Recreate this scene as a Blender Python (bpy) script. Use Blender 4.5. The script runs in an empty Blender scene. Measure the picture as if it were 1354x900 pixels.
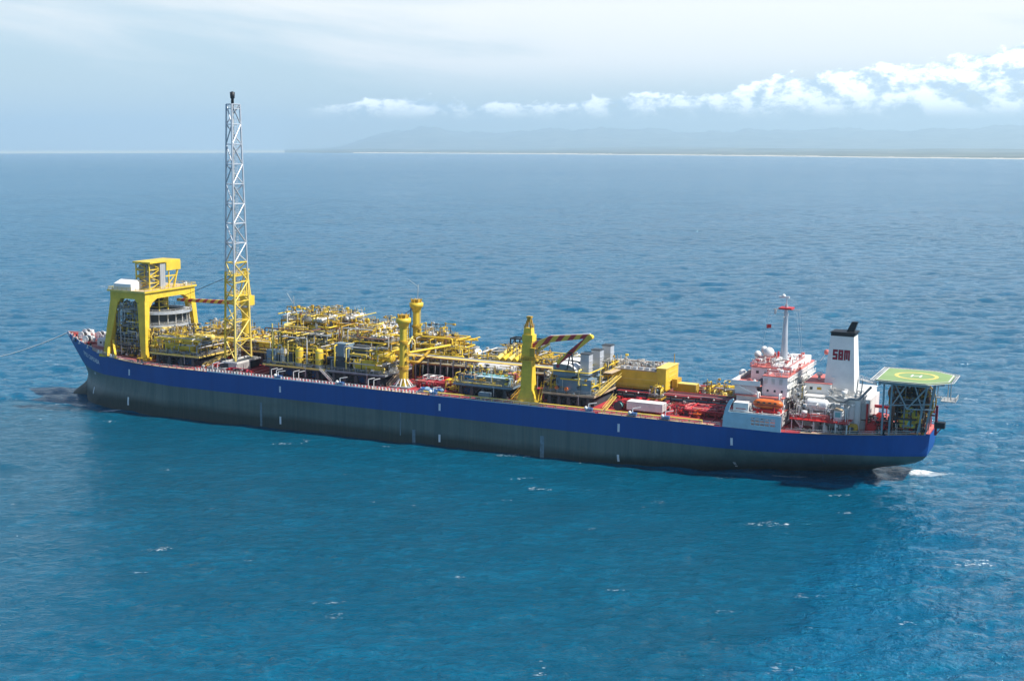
import bpy, bmesh, math, random
from math import sin, cos, pi, sqrt, radians, atan2
from mathutils import Matrix, Vector, noise as mnoise

# ------------------------------------------------------------------ camera, world, sun, exposure
scene = bpy.context.scene
COL = scene.collection
cam_d = bpy.data.cameras.new("camera")
cam = bpy.data.objects.new("camera", cam_d)
COL.objects.link(cam)
cam_d.sensor_width = 36.0
cam_d.lens = 1750.0 / 1354.0 * 36.0
cam_d.clip_start = 1.0
cam_d.clip_end = 200000.0
cr = Vector((0.99999799, -0.00029059, -0.00198532))
cu = Vector((0.00200647, 0.14482497, 0.98945526))
cf = Vector((0.0, 0.98945725, -0.14482526))
cam.matrix_world = Matrix(((cr.x, cu.x, -cf.x, 0), (cr.y, cu.y, -cf.y, 0), (cr.z, cu.z, -cf.z, 100.094), (0, 0, 0, 1)))
scene.camera = cam

SUN_EL = radians(51)
SUN_DIR = Vector((0.97, -0.243, 0)).normalized() * cos(SUN_EL) + Vector((0, 0, sin(SUN_EL)))   # towards the sun
SUN_AZ = atan2(SUN_DIR.x, SUN_DIR.y)

world = bpy.data.worlds.new("World")
scene.world = world
world.use_nodes = True
SKY_STRENGTH = 0.08
def build_world():
    nt = world.node_tree
    N, L = nt.nodes, nt.links
    for n in list(N): N.remove(n)
    def nd(t, **k):
        n = N.new(t)
        for a, b in k.items(): setattr(n, a, b)
        return n
    def math_(op, a, b=None, c=None, clamp=False):
        n = nd('ShaderNodeMath', operation=op, use_clamp=clamp)
        for i, v in enumerate((a, b, c)):
            if v is None: continue
            if isinstance(v, (int, float)): n.inputs[i].default_value = v
            else: L.new(v, n.inputs[i])
        return n.outputs[0]
    def ramp(v, lo, hi):
        n = nd('ShaderNodeMapRange', interpolation_type='SMOOTHSTEP')
        L.new(v, n.inputs[0]); n.inputs[1].default_value = lo; n.inputs[2].default_value = hi
        return n.outputs[0]
    out = nd('ShaderNodeOutputWorld'); bg = nd('ShaderNodeBackground')
    sky = nd('ShaderNodeTexSky', sky_type='NISHITA', sun_disc=False)
    sky.sun_elevation = SUN_EL; sky.sun_rotation = SUN_AZ
    sky.altitude = 50; sky.air_density = 1.0; sky.dust_density = 0.2; sky.ozone_density = 2.5
    tc = nd('ShaderNodeTexCoord'); sp = nd('ShaderNodeSeparateXYZ')
    L.new(tc.outputs['Generated'], sp.inputs[0])
    x, y, z = sp.outputs
    az = math_('ARCTAN2', x, y)                     # 0 straight ahead, + to the right
    el = math_('ARCSINE', z)
    def vec(a, b, c=0.0):
        n = nd('ShaderNodeCombineXYZ')
        for i, v in enumerate((a, b, c)):
            if isinstance(v, (int, float)): n.inputs[i].default_value = v
            else: L.new(v, n.inputs[i])
        return n.outputs[0]
    def noise(v, scale, detail, rough=0.55, dist=0.0):
        n = nd('ShaderNodeTexNoise'); L.new(v, n.inputs['Vector'])
        n.inputs['Scale'].default_value = scale; n.inputs['Detail'].default_value = detail
        n.inputs['Roughness'].default_value = rough; n.inputs['Distortion'].default_value = dist
        return n.outputs['Fac']
    # high thin cloud: streaks rising to the left, thick towards the upper right
    sl = math_('MULTIPLY_ADD', az, 0.10, el)
    n1 = noise(vec(math_('MULTIPLY', az, 2.2), math_('MULTIPLY', sl, 13.0), 3.1), 1.0, 6, 0.52, 0.5)
    n1b = noise(vec(math_('MULTIPLY', az, 6.0), math_('MULTIPLY', sl, 60.0), 7.7), 1.0, 5, 0.6, 0.8)
    e1 = ramp(el, 0.022, 0.066)
    right = ramp(az, -0.20, 0.14)
    cover = math_('ADD', math_('MULTIPLY_ADD', right, 0.36, n1), math_('MULTIPLY', math_('SUBTRACT', n1b, 0.5), 0.26))
    cir = math_('MULTIPLY', ramp(cover, 0.46, 0.80), e1)
    # blue gap at the very top of the frame
    top = ramp(el, 0.098, 0.135)
    cir = math_('MULTIPLY', cir, math_('MULTIPLY_ADD', top, -0.45, 1.0))
    cir = math_('MULTIPLY', cir, ramp(el, 0.24, 0.125))
    cir = math_('MULTIPLY', cir, 0.93)
    # heaped clouds in a band low over the coast
    cv = vec(math_('MULTIPLY', az, 38.0), math_('MULTIPLY', el, 62.0), 0.7)
    n2 = noise(cv, 1.0, 10, 0.68, 0.1)
    n2s = noise(vec(math_('MULTIPLY', az, 9.0), math_('MULTIPLY', el, 6.0), 2.2), 1.0, 2, 0.5)
    rt = ramp(az, 0.02, 0.40)
    topel = math_('MULTIPLY_ADD', rt, 0.036, 0.036)
    topel = math_('ADD', topel, math_('MULTIPLY', math_('SUBTRACT', n2s, 0.5), 0.030))
    dtop = math_('MULTIPLY', math_('SUBTRACT', topel, el), 28.0)       # >0 below the tops
    dcl = math_('MINIMUM', dtop, 0.26)
    base = math_('MULTIPLY', ramp(el, 0.016, 0.030), 1.0)
    leftfade = ramp(az, -0.17, -0.11)
    shape = math_('ADD', n2, dcl)
    cum = math_('MULTIPLY', math_('MULTIPLY', ramp(shape, 0.58, 0.68), base), leftfade)
    # their sunlit and shaded billows
    n3 = noise(vec(math_('MULTIPLY_ADD', az, 38.0, 0.35), math_('MULTIPLY_ADD', el, 62.0, 0.45), 0.7), 1.0, 10, 0.68, 0.1)
    relief = ramp(math_('SUBTRACT', n2, n3), -0.12, 0.12)
    def col(r, g, b):
        n = nd('ShaderNodeRGB'); n.outputs[0].default_value = (r, g, b, 1); return n.outputs[0]
    def mix(f, a, b):
        n = nd('ShaderNodeMix', data_type='RGBA')
        if isinstance(f, float): n.inputs[0].default_value = f
        else: L.new(f, n.inputs[0])
        L.new(a, n.inputs[6]); L.new(b, n.inputs[7]); return n.outputs[2]
    k = 1.0 / SKY_STRENGTH
    veil = math_('MULTIPLY', ramp(el, 0.22, 0.12), math_('MULTIPLY_ADD', n1, 0.5, 0.22))
    thin = mix(veil, sky.outputs[0], col(0.62 * k, 0.73 * k, 0.76 * k))
    c = mix(cir, thin, col(0.88 * k, 0.85 * k, 0.80 * k))
    cumc = mix(relief, col(0.46 * k, 0.60 * k, 0.74 * k), col(2.1 * k, 2.07 * k, 2.0 * k))
    c = mix(math_('MULTIPLY', cum, 0.85), c, cumc)
    L.new(c, bg.inputs[0]); bg.inputs[1].default_value = SKY_STRENGTH
    L.new(bg.outputs[0], out.inputs[0])
build_world()

sun_d = bpy.data.lights.new("sun", 'SUN'); sun_d.energy = 5.0; sun_d.angle = radians(0.53); sun_d.color = (1.0, 0.95, 0.87)
sun = bpy.data.objects.new("sun", sun_d); COL.objects.link(sun)
sun.rotation_euler = SUN_DIR.to_track_quat('Z', 'Y').to_euler()
sun.location = (0, 0, 300)

vs = scene.view_settings
scene.display_settings.display_device = 'sRGB'
vs.view_transform = 'Standard'; vs.look = 'None'; vs.exposure = 0.58; vs.gamma = 1.0; vs.use_curve_mapping = False
cy = scene.cycles
cy.max_bounces = 6; cy.diffuse_bounces = 3; cy.glossy_bounces = 3; cy.volume_bounces = 1; cy.transparent_max_bounces = 8
cy.caustics_reflective = False; cy.caustics_refractive = False
try: cy.use_denoising = True
except Exception: pass

# ------------------------------------------------------------------ materials
def new_mat(name):
    m = bpy.data.materials.new(name); m.use_nodes = True
    return m, m.node_tree.nodes, m.node_tree.links, m.node_tree.nodes['Principled BSDF']

def paint(name, col, rough=0.5, var=0.25, rust=0.0, metal=0.0, scale=0.35, streak=False, spec=0.4):
    m, N, L, P = new_mat(name)
    tc = N.new('ShaderNodeTexCoord'); mp = N.new('ShaderNodeMapping')
    L.new(tc.outputs['Object'], mp.inputs[0])
    if streak: mp.inputs['Scale'].default_value = (1, 1, 0.12)
    nz = N.new('ShaderNodeTexNoise'); L.new(mp.outputs[0], nz.inputs['Vector'])
    nz.inputs['Scale'].default_value = scale; nz.inputs['Detail'].default_value = 6; nz.inputs['Roughness'].default_value = 0.65
    mr = N.new('ShaderNodeMapRange'); L.new(nz.outputs['Fac'], mr.inputs[0])
    mr.inputs[1].default_value = 0.3; mr.inputs[2].default_value = 0.7; mr.inputs[3].default_value = 1 - var; mr.inputs[4].default_value = 1 + var * 0.4
    mul = N.new('ShaderNodeVectorMath'); mul.operation = 'SCALE'
    mul.inputs[0].default_value = col; L.new(mr.outputs[0], mul.inputs['Scale'])
    last = mul.outputs[0]
    if rust > 0:
        n2 = N.new('ShaderNodeTexNoise'); L.new(mp.outputs[0], n2.inputs['Vector'])
        n2.inputs['Scale'].default_value = scale * 2.7; n2.inputs['Detail'].default_value = 8; n2.inputs['Roughness'].default_value = 0.7
        r2 = N.new('ShaderNodeMapRange'); L.new(n2.outputs['Fac'], r2.inputs[0])
        r2.inputs[1].default_value = 0.72 - rust * 0.3; r2.inputs[2].default_value = 0.80 - rust * 0.25
        mx = N.new('ShaderNodeMix'); mx.data_type = 'RGBA'
        L.new(r2.outputs[0], mx.inputs[0]); L.new(last, mx.inputs[6]); mx.inputs[7].default_value = (0.16, 0.07, 0.035, 1)
        last = mx.outputs[2]
    L.new(last, P.inputs['Base Color'])
    P.inputs['Roughness'].default_value = rough; P.inputs['Metallic'].default_value = metal
    P.inputs['Specular IOR Level'].default_value = spec
    return m

M = {}
M['yellow'] = paint('yellow_paint', (0.78, 0.55, 0.05), 0.45, 0.22, 0.25)
M['yellow_pale'] = paint('pale_yellow_paint', (0.80, 0.62, 0.16), 0.5, 0.25, 0.25)
M['ochre'] = paint('ochre_paint', (0.52, 0.31, 0.03), 0.5, 0.3, 0.3)
M['steel'] = paint('galvanised_steel', (0.42, 0.43, 0.43), 0.45, 0.3, 0.15, metal=0.3)
M['insul'] = paint('insulation_cladding', (0.66, 0.64, 0.60), 0.38, 0.25, 0.08, metal=0.35)
M['grey'] = paint('grey_paint', (0.26, 0.29, 0.31), 0.5, 0.3, 0.2)
M['dark'] = paint('dark_grey_paint', (0.055, 0.065, 0.075), 0.6, 0.3, 0.15)
M['black'] = paint('black_paint', (0.016, 0.018, 0.022), 0.5, 0.3)
M['white'] = paint('white_paint', (0.80, 0.80, 0.78), 0.45, 0.10, 0.06)
M['white2'] = paint('dull_white_paint', (0.66, 0.65, 0.62), 0.5, 0.2, 0.2)
M['pink'] = paint('faded_red_deck_paint', (0.60, 0.17, 0.15), 0.6, 0.35, 0.15, scale=0.2)
M['red'] = paint('red_deck_paint', (0.44, 0.055, 0.065), 0.5, 0.4, 0.25, scale=0.16)
M['redpaint'] = paint('red_paint', (0.55, 0.03, 0.03), 0.45, 0.2)
M['orange'] = paint('orange_paint', (0.72, 0.16, 0.03), 0.4, 0.15)
M['brown'] = paint('brown_primer', (0.22, 0.10, 0.06), 0.6, 0.3, 0.2)
M['tan'] = paint('tan_walkway', (0.55, 0.42, 0.28), 0.65, 0.35, 0.2)
M['blue'] = paint('blue_steel_paint', (0.03, 0.12, 0.34), 0.5, 0.3, 0.1)
M['legsteel'] = paint('weathered_blue_grey_paint', (0.30, 0.38, 0.42), 0.5, 0.25, 0.12)
M['ltblue'] = paint('light_blue_paint', (0.40, 0.60, 0.70), 0.5, 0.15, 0.06)
M['teal'] = paint('teal_paint', (0.20, 0.50, 0.50), 0.5, 0.25, 0.1)
M['slate'] = paint('slate_blue_cladding', (0.19, 0.27, 0.34), 0.45, 0.2, 0.08)
M['silver'] = paint('silver_cladding', (0.55, 0.58, 0.62), 0.35, 0.15, 0.05, metal=0.3)
M['grating'] = paint('deck_grating', (0.20, 0.19, 0.17), 0.7, 0.4, 0.2, scale=0.6)
M['green'] = paint('green_helideck_paint', (0.25, 0.37, 0.15), 0.6, 0.18, 0.0, scale=0.15)
M['maroon'] = paint('maroon_paint', (0.30, 0.012, 0.035), 0.5, 0.2)
M['glass'] = paint('dark_window_glass', (0.02, 0.03, 0.045), 0.12, 0.1, spec=0.8)
M['rope'] = paint('mooring_rope', (0.75, 0.75, 0.72), 0.8, 0.1)
M['beige'] = paint('weathered_beige_roof', (0.46, 0.42, 0.37), 0.6, 0.3, 0.2)
M['tarp'] = paint('grey_tarpaulin', (0.33, 0.35, 0.38), 0.7, 0.2)
M['mark'] = paint('white_hull_marking', (0.72, 0.76, 0.80), 0.6, 0.15)
M['streak'] = paint('pale_discharge_stain', (0.17, 0.25, 0.30), 0.8, 0.4, scale=0.8)

def striped(name, a, b, period, axis_mix):
    """diagonal hazard bands in object space"""
    m, N, L, P = new_mat(name)
    tc = N.new('ShaderNodeTexCoord'); dot = N.new('ShaderNodeVectorMath'); dot.operation = 'DOT_PRODUCT'
    L.new(tc.outputs['Object'], dot.inputs[0]); dot.inputs[1].default_value = [v / period for v in axis_mix]
    fr = N.new('ShaderNodeMath'); fr.operation = 'FRACT'; L.new(dot.outputs['Value'], fr.inputs[0])
    gt = N.new('ShaderNodeMath'); gt.operation = 'GREATER_THAN'; L.new(fr.outputs[0], gt.inputs[0]); gt.inputs[1].default_value = 0.5
    mx = N.new('ShaderNodeMix'); mx.data_type = 'RGBA'; L.new(gt.outputs[0], mx.inputs[0])
    mx.inputs[6].default_value = (*a, 1); mx.inputs[7].default_value = (*b, 1)
    L.new(mx.outputs[2], P.inputs['Base Color']); P.inputs['Roughness'].default_value = 0.5
    return m
M['hazard'] = striped('red_and_yellow_banded_paint', (0.78, 0.50, 0.05), (0.42, 0.03, 0.03), 3.6, (1.0, 0, 0.8))

def ribbed(name, col, period=0.5, axis=(1, 1, 0), depth=0.05, rough=0.5):
    m = paint(name, col, rough, 0.15, 0.1); N, L = m.node_tree.nodes, m.node_tree.links; P = N['Principled BSDF']
    tc = N.new('ShaderNodeTexCoord'); dot = N.new('ShaderNodeVectorMath'); dot.operation = 'DOT_PRODUCT'
    L.new(tc.outputs['Object'], dot.inputs[0]); dot.inputs[1].default_value = [v * 2 * pi / period for v in axis]
    sn = N.new('ShaderNodeMath'); sn.operation = 'SINE'; L.new(dot.outputs['Value'], sn.inputs[0])
    bp = N.new('ShaderNodeBump'); bp.inputs['Distance'].default_value = depth; L.new(sn.outputs[0], bp.inputs['Height'])
    L.new(bp.outputs[0], P.inputs['Normal'])
    return m
M['cont_white'] = ribbed('white_corrugated_steel', (0.74, 0.74, 0.73), 0.55)
M['cont_grey'] = ribbed('grey_green_corrugated_steel', (0.16, 0.20, 0.19), 0.55)
M['cont_blue'] = ribbed('blue_corrugated_steel', (0.03, 0.22, 0.50), 0.55)
M['cont_yellow'] = ribbed('yellow_corrugated_steel', (0.66, 0.42, 0.02), 0.55)
M['ribgrey'] = ribbed('grey_ribbed_cladding', (0.45, 0.46, 0.47), 1.0, depth=0.15)

def hull_mat():
    m, N, L, P = new_mat('hull_paint')
    tc = N.new('ShaderNodeTexCoord'); sp = N.new('ShaderNodeSeparateXYZ'); L.new(tc.outputs['Object'], sp.inputs[0])
    def mth(op, a, b=None):
        n = N.new('ShaderNodeMath'); n.operation = op
        for i, v in enumerate((a, b)):
            if v is None: continue
            if isinstance(v, (int, float)): n.inputs[i].default_value = v
            else: L.new(v, n.inputs[i])
        return n.outputs[0]
    def nz(scale3, s, det=6, rough=0.6):
        mp = N.new('ShaderNodeMapping'); mp.inputs['Scale'].default_value = scale3; L.new(tc.outputs['Object'], mp.inputs[0])
        n = N.new('ShaderNodeTexNoise'); L.new(mp.outputs[0], n.inputs['Vector']); n.inputs['Scale'].default_value = s
        n.inputs['Detail'].default_value = det; n.inputs['Roughness'].default_value = rough; return n.outputs['Fac']
    def mr(v, a, b, c=0.0, d=1.0):
        n = N.new('ShaderNodeMapRange'); L.new(v, n.inputs[0])
        for i, q in enumerate((a, b, c, d)): n.inputs[i + 1].default_value = q
        return n.outputs[0]
    def mix(f, a, b):
        n = N.new('ShaderNodeMix'); n.data_type = 'RGBA'; L.new(f, n.inputs[0])
        for i, q in ((6, a), (7, b)):
            if isinstance(q, tuple): n.inputs[i].default_value = (*q, 1)
            else: L.new(q, n.inputs[i])
        return n.outputs[2]
    x, y, z = sp.outputs
    streak = nz((1.0, 1.0, 0.02), 0.22, 8, 0.8)
    fine = nz((1.0, 1.0, 0.05), 1.3, 6, 0.7)
    blotch = nz((0.35, 0.35, 1.0), 0.18, 6, 0.6)
    green = mix(mr(streak, 0.42, 0.58), (0.072, 0.115, 0.112), (0.122, 0.164, 0.152))
    green = mix(mr(fine, 0.50, 0.70, 0, 0.75), green, (0.13, 0.15, 0.13))
    green = mix(mr(blotch, 0.50, 0.75, 0, 0.6), green, (0.075, 0.085, 0.065))
    # fouled band just above the water
    wob = mth('ADD', z, mth('MULTIPLY', blotch, 3.0))
    band = mr(wob, -10.8, -13.4)
    fouled = mix(mr(fine, 0.4, 0.7), (0.020, 0.030, 0.027), (0.048, 0.052, 0.038))
    green = mix(mth('MULTIPLY', band, 0.92), green, fouled)
    blue = mix(mr(streak, 0.35, 0.7), (0.0, 0.058, 0.255), (0.0, 0.078, 0.33))
    blue = mix(mr(fine, 0.62, 0.8, 0, 0.35), blue, (0.012, 0.055, 0.15))
    edge = mth('GREATER_THAN', z, -6.8)
    c = mix(edge, green, blue)
    L.new(c, P.inputs['Base Color']); P.inputs['Roughness'].default_value = 0.5
    # shell plating seams
    bp = N.new('ShaderNodeBump'); bp.inputs['Distance'].default_value = 0.04
    L.new(mr(nz((1, 1, 1), 0.12, 3), 0.3, 0.7), bp.inputs['Height']); L.new(bp.outputs[0], P.inputs['Normal'])
    return m
M['hull'] = hull_mat()

# ------------------------------------------------------------------ ship frame and mesh builder
# ship coordinates: s = metres forward of the transom, t = metres from centreline (negative = side facing the camera), z = above main deck
SA = Vector((-0.90527969, 0.42449711, 0.01645847)); SB = Vector((0.42455462, 0.90540233, 0.0)); SN = Vector((0.01490154, -0.00698752, 0.99986455))
SO = Vector((129.20282321, 395.65197934, 14.3811762))
SHIP = Matrix(((SA.x, -SB.x, SN.x, SO.x), (SA.y, -SB.y, SN.y, SO.y), (SA.z, -SB.z, SN.z, SO.z), (0, 0, 0, 1)))
def W(s, t, z): return SHIP @ Vector((s, -t, z))

def V(p): return Vector(p)
class MB:
    def __init__(self): self.v = []; self.f = []; self.sm = []
    def add(self, vs, fs, smooth=False):
        o = len(self.v); self.v.extend([tuple(p) for p in vs])
        for f in fs: self.f.append(tuple(i + o for i in f)); self.sm.append(smooth)
        return self
    def box(self, s0, s1, t0, t1, z0, z1):
        vs = [(s, t, z) for s in (s0, s1) for t in (t0, t1) for z in (z0, z1)]
        return self.add(vs, [(0, 1, 3, 2), (4, 6, 7, 5), (0, 4, 5, 1), (2, 3, 7, 6), (0, 2, 6, 4), (1, 5, 7, 3)])
    def taper(self, b, t_):
        """frustum between rectangle b=(s0,s1,t0,t1,z) and t_"""
        vs = [(b[0], b[2], b[4]), (b[1], b[2], b[4]), (b[1], b[3], b[4]), (b[0], b[3], b[4]),
              (t_[0], t_[2], t_[4]), (t_[1], t_[2], t_[4]), (t_[1], t_[3], t_[4]), (t_[0], t_[3], t_[4])]
        return self.add(vs, [(0, 3, 2, 1), (4, 5, 6, 7), (0, 1, 5, 4), (1, 2, 6, 5), (2, 3, 7, 6), (3, 0, 4, 7)])
    def _frame(self, d):
        d = d.normalized(); a = Vector((0, 0, 1)) if abs(d.z) < 0.9 else Vector((1, 0, 0))
        u = d.cross(a).normalized(); return u, u.cross(d).normalized()
    def bar(self, p, q, w=0.3, h=None):
        p, q = V(p), V(q); h = h or w
        if (q - p).length < 1e-5: return self
        u, v = self._frame(q - p); u *= w / 2; v *= h / 2
        vs = [p - u - v, p + u - v, p + u + v, p - u + v, q - u - v, q + u - v, q + u + v, q - u + v]
        return self.add(vs, [(0, 3, 2, 1), (4, 5, 6, 7), (0, 1, 5, 4), (1, 2, 6, 5), (2, 3, 7, 6), (3, 0, 4, 7)])
    def cyl(self, p, q, r, r2=None, n=12, cap=True):
        p, q = V(p), V(q); r2 = r if r2 is None else r2
        u, v = self._frame(q - p)
        ring = lambda c, R: [c + u * (R * cos(2 * pi * i / n)) + v * (R * sin(2 * pi * i / n)) for i in range(n)]
        a, b = ring(p, r), ring(q, r2)
        self.add(a + b, [(i, (i + 1) % n, n + (i + 1) % n, n + i) for i in range(n)], True)
        if cap:
            self.add(a, [tuple(range(n))[::-1]]); self.add(b, [tuple(range(n))])
        return self
    def lathe(self, p, q, prof, n=16):
        """prof: (fraction along p-q, radius)"""
        p, q = V(p), V(q); u, v = self._frame(q - p); vs = []
        for k, R in prof:
            c = p.lerp(q, k); R = max(R, 0.001)
            vs += [c + u * (R * cos(2 * pi * i / n)) + v * (R * sin(2 * pi * i / n)) for i in range(n)]
        fs = [(j * n + i, j * n + (i + 1) % n, (j + 1) * n + (i + 1) % n, (j + 1) * n + i) for j in range(len(prof) - 1) for i in range(n)]
        return self.add(vs, fs, True)
    def vessel(self, p, q, r, n=18):
        L = (V(q) - V(p)).length; e = min(r * 0.6, L * 0.3) / L
        prof = [(e * (1 - cos(a)), r * sin(a)) for a in [pi / 2 * i / 5 for i in range(6)]]
        prof = prof + [(1 - k, R) for k, R in prof[::-1]]
        return self.lathe(p, q, prof, n)
    def sphere(self, c, r, n=16):
        c = V(c); return self.lathe(c - Vector((0, 0, r)), c + Vector((0, 0, r)), [((1 - cos(a)) / 2, r * sin(a)) for a in [pi * i / 10 for i in range(11)]], n)
    def tube(self, path, r, n=7, elbow=None):
        pts = [V(p) for p in path]; P = [pts[0]]; e = elbow if elbow is not None else r * 2.2
        for i in range(1, len(pts) - 1):
            a, b, c = pts[i - 1], pts[i], pts[i + 1]
            la, lc = (a - b).length, (c - b).length
            if la < 1e-4 or lc < 1e-4: continue
            k = min(e, la * 0.45, lc * 0.45); A = b + (a - b).normalized() * k; C = b + (c - b).normalized() * k
            for j in range(4):
                f = j / 3; P.append(A * (1 - f) ** 2 + b * 2 * f * (1 - f) + C * f * f)
        P.append(pts[-1]); vs = []; u = None
        for i, p in enumerate(P):
            d = (P[min(i + 1, len(P) - 1)] - P[max(i - 1, 0)])
            if d.length < 1e-6: d = Vector((1, 0, 0))
            d.normalize()
            if u is None: u, _ = self._frame(d)
            u = (u - d * u.dot(d));
            if u.length < 1e-4: u, _ = self._frame(d)
            u.normalize(); v = u.cross(d)
            vs += [p + u * (r * cos(2 * pi * k / n)) + v * (r * sin(2 * pi * k / n)) for k in range(n)]
        m = len(P)
        self.add(vs, [(j * n + i, j * n + (i + 1) % n, (j + 1) * n + (i + 1) % n, (j + 1) * n + i) for j in range(m - 1) for i in range(n)], True)
        self.add(vs[:n], [tuple(range(n))]); self.add(vs[-n:], [tuple(range(n))])
        return self
    def prism_st(self, poly, z0, z1):
        n = len(poly); vs = [(s, t, z0) for s, t in poly] + [(s, t, z1) for s, t in poly]
        return self.add(vs, [tuple(range(n))[::-1], tuple(range(n, 2 * n))] + [(i, (i + 1) % n, n + (i + 1) % n, n + i) for i in range(n)])
    def prism_sz(self, poly, t0, t1):
        n = len(poly); vs = [(s, t0, z) for s, z in poly] + [(s, t1, z) for s, z in poly]
        return self.add(vs, [tuple(range(n))[::-1], tuple(range(n, 2 * n))] + [(i, (i + 1) % n, n + (i + 1) % n, n + i) for i in range(n)])
    def prism_tz(self, poly, s0, s1):
        n = len(poly); vs = [(s0, t, z) for t, z in poly] + [(s1, t, z) for t, z in poly]
        return self.add(vs, [tuple(range(n))[::-1], tuple(range(n, 2 * n))] + [(i, (i + 1) % n, n + (i + 1) % n, n + i) for i in range(n)])
    def rail(self, pts, h=1.1, step=2.2, w=0.10, closed=False):
        pts = [V(p) for p in pts]
        if closed: pts.append(pts[0])
        for a, b in zip(pts, pts[1:]):
            L = (b - a).length; n = max(1, int(L / step))
            for k in (1.0, 0.55):
                self.bar(a + Vector((0, 0, h * k)), b + Vector((0, 0, h * k)), w)
            for i in range(n + 1):
                p = a.lerp(b, i / n); self.bar(p, p + Vector((0, 0, h)), w)
        return self
    def build(self, name, mat, thing, parent=None):
        base = thing['_b'] if thing is not None else (0, 0, 0)
        me = bpy.data.meshes.new(name); bs, bt, bz = base
        me.from_pydata([(s - bs, -(t - bt), z - bz) for s, t, z in self.v], [], self.f)
        me.update()
        for p, sm in zip(me.polygons, self.sm): p.use_smooth = sm
        bm = bmesh.new(); bm.from_mesh(me); bmesh.ops.recalc_face_normals(bm, faces=bm.faces[:]); bm.to_mesh(me); bm.free()
        me.materials.append(M[mat] if isinstance(mat, str) else mat)
        o = bpy.data.objects.new(name, me); COL.objects.link(o)
        o.parent = parent if parent is not None else (thing['e'] if thing is not None else None)
        return o

def thing(name, label, cat, base, group=None):
    e = bpy.data.objects.new(name, None); COL.objects.link(e); e.empty_display_size = 1
    e.matrix_world = SHIP @ Matrix.Translation((base[0], -base[1], base[2]))
    e['label'] = label; e['category'] = cat
    if group: e['group'] = group
    return {'e': e, '_b': base}

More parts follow.
